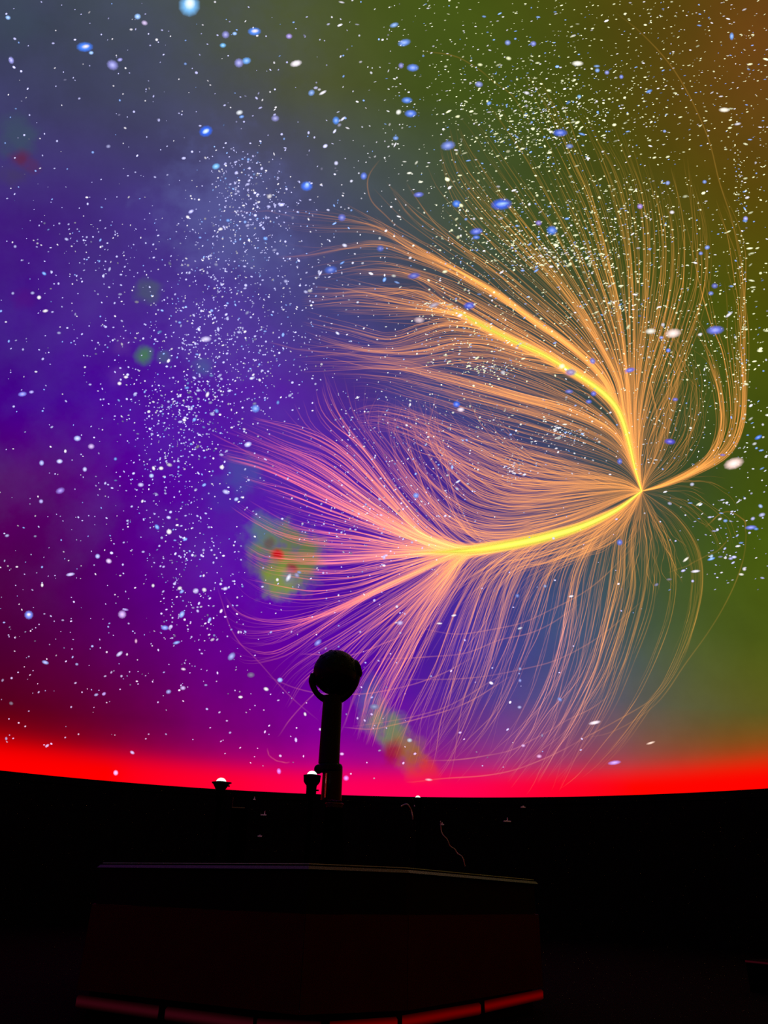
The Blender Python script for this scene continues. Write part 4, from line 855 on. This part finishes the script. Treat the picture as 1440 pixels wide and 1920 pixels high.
# ------------------------------------------------------------------ small things in the dark
GRIP = surface('pale_glint_fitting', (.75, .62, .6), rough=.4, spec=.5)  # pale colour carries the glints of the small wall fittings
def fitting(px, py, wpx, hpx, label, Y=9.5, spike=0):
    c = at_y(px, py, Y); R_ = RD - .06
    Yw = math.sqrt(max(R_ * R_ - c.x * c.x, 0)); c = at_y(px, py, Yw)
    for _ in range(3):
        Yw = math.sqrt(max(R_ * R_ - c.x * c.x, 0)); c = at_y(px, py, Yw)
    u = (at_y(px + 10, py, Yw) - c).length / 10
    t = thing('wall_fitting', label, 'fitting', tuple(c), 'pale fittings on the dark wall')
    m = MB(); m.box((0, .02, 0), (wpx * u, .07, 2.2 * u)); m.build('shelf_plate', GRIP, t, bevel=.004)
    m = MB(); m.lathe([(1.1 * u, 0), (.7 * u, hpx * .6 * u), (.3 * u, hpx * u)], (spike * u, 0, 1 * u), n=10); m.build('upright_pin', GRIP, t, smooth=True)
    m = MB(); m.box((0, .05, -1.5 * u), (wpx * .5 * u, .04, 2 * u)); m.build('bracket', RUB, t)
fitting(494, 1528, 11, 6, 'pale T-shaped fitting on the dark wall left of the projector column', spike=2)
fitting(951.5, 1540, 13, 6, 'pale upside-down T fitting on the dark wall right of centre')
fitting(487, 1568, 8, 2, 'short reddish fitting low on the dark wall, below the T-shaped one')
fitting(477, 1499, 4, 4, 'tiny pinkish fitting just under the horizon, left of the column')
fitting(981, 1513.5, 8, 2, 'faint small fitting just under the horizon, right of centre')
fitting(1380, 1502, 9, 3, 'faint reddish fitting under the horizon near the right edge')
fitting(780, 1511, 7, 2, 'small dull red fitting below the tiny bright lens')
fitting(829, 1546, 7, 3, 'faint grey fitting at the upper end of the loose cable')
CAB = surface('cable_sheath', (.55, .30, .30), rough=.35, spec=.6)
def cable(pts, Y, rad, label, name='cable'):
    P = [at_y(a, b, Y + (0 if i == 0 else 0)) for i, (a, b) in enumerate(pts)]
    P = [Vector(q) for q in resample3(P, 26)]
    P = [q + Vector((0, .02 * math.sin(i * .5), .002 * math.sin(i * .9))) for i, q in enumerate(P)]
    m = MB(); m.tube(P, rad, n=8); o = m.build(name, CAB, None, smooth=True); tag(o, label, 'cable')
cable([(826, 1540), (829, 1562), (838, 1574), (844, 1586), (853, 1592), (858, 1600), (866, 1606), (872, 1624)], 1.9, .006, 'thin reddish cable hanging in the dark right of the column, above the enclosure')
cable([(752, 1512), (761, 1507.5), (767, 1512), (772, 1521), (774, 1536)], 1.4, .008, 'short curved pale cable just under the horizon, right of the column')
# equipment box left of the column with a faint bright front edge
c = at_y(447, 1514, -.1); bx = thing('equipment_box', 'dark equipment box with a faint bright top edge, left of the projector column', 'box', (c.x, -.1, 0))
u = (at_y(457, 1514, -.1) - c).length / 10
m = MB(); m.box((0, .22, c.z / 2), (27 * u, .44, c.z - .01)); m.build('body', RUB, bx, bevel=.01)
m = MB(); m.box((0, -.005, c.z - .002), (24 * u, .012, .007)); m.build('edge_trim', surface('grey_trim', (.25, .22, .23), rough=.4), bx)
m = MB(); m.lathe([(.4 * u, -2 * u), (.4 * u, 17 * u), (.2 * u, 18 * u)], (-12 * u, .02, c.z), n=8); m.build('antenna', surface('dull_red_grey', (.05, .03, .03), rough=.4), bx)
# red edge lights on the seating steps at both sides
def step_light(a, b, z, label):
    p = floor_pt(*a, z); q = floor_pt(*b, z); d = (q - p)
    t = thing('step', label, 'step', (p.x, p.y, 0))
    n = Vector((-d.y, d.x, 0)).normalized();
    if n.y < 0: n = -n
    e = q - p
    v = [Vector((0, 0, 0)), e, e + n * 1.2, n * 1.2]; zz = z - .02
    v2 = [Vector((k.x, k.y, 0)) for k in v] + [Vector((k.x, k.y, zz)) for k in v]
    m = MB(); m.add(v2, [[0, 3, 2, 1], [4, 5, 6, 7], [0, 1, 5, 4], [1, 2, 6, 5], [2, 3, 7, 6], [3, 0, 4, 7]]); m.build('riser', BLACK, t)
    mm = MB(); e2 = e * 1.0
    q0 = [Vector((0, 0, zz - .03)) - n * .01, e2 + Vector((0, 0, -e2.z + zz - .03)) - n * .01, e2 + Vector((0, 0, -e2.z + zz)) - n * .01, Vector((0, 0, zz)) - n * .01]
    q1 = [k + n * .012 for k in q0]
    mm.add(q0 + q1, [[0, 1, 2, 3], [5, 4, 7, 6], [3, 2, 6, 7], [1, 0, 4, 5], [0, 3, 7, 4], [2, 1, 5, 6]]); mm.build('edge_light', REDD, t)
step_light((1397, 1796), (1560, 1812), .35, 'low dark step with a faint red edge light at the right edge')
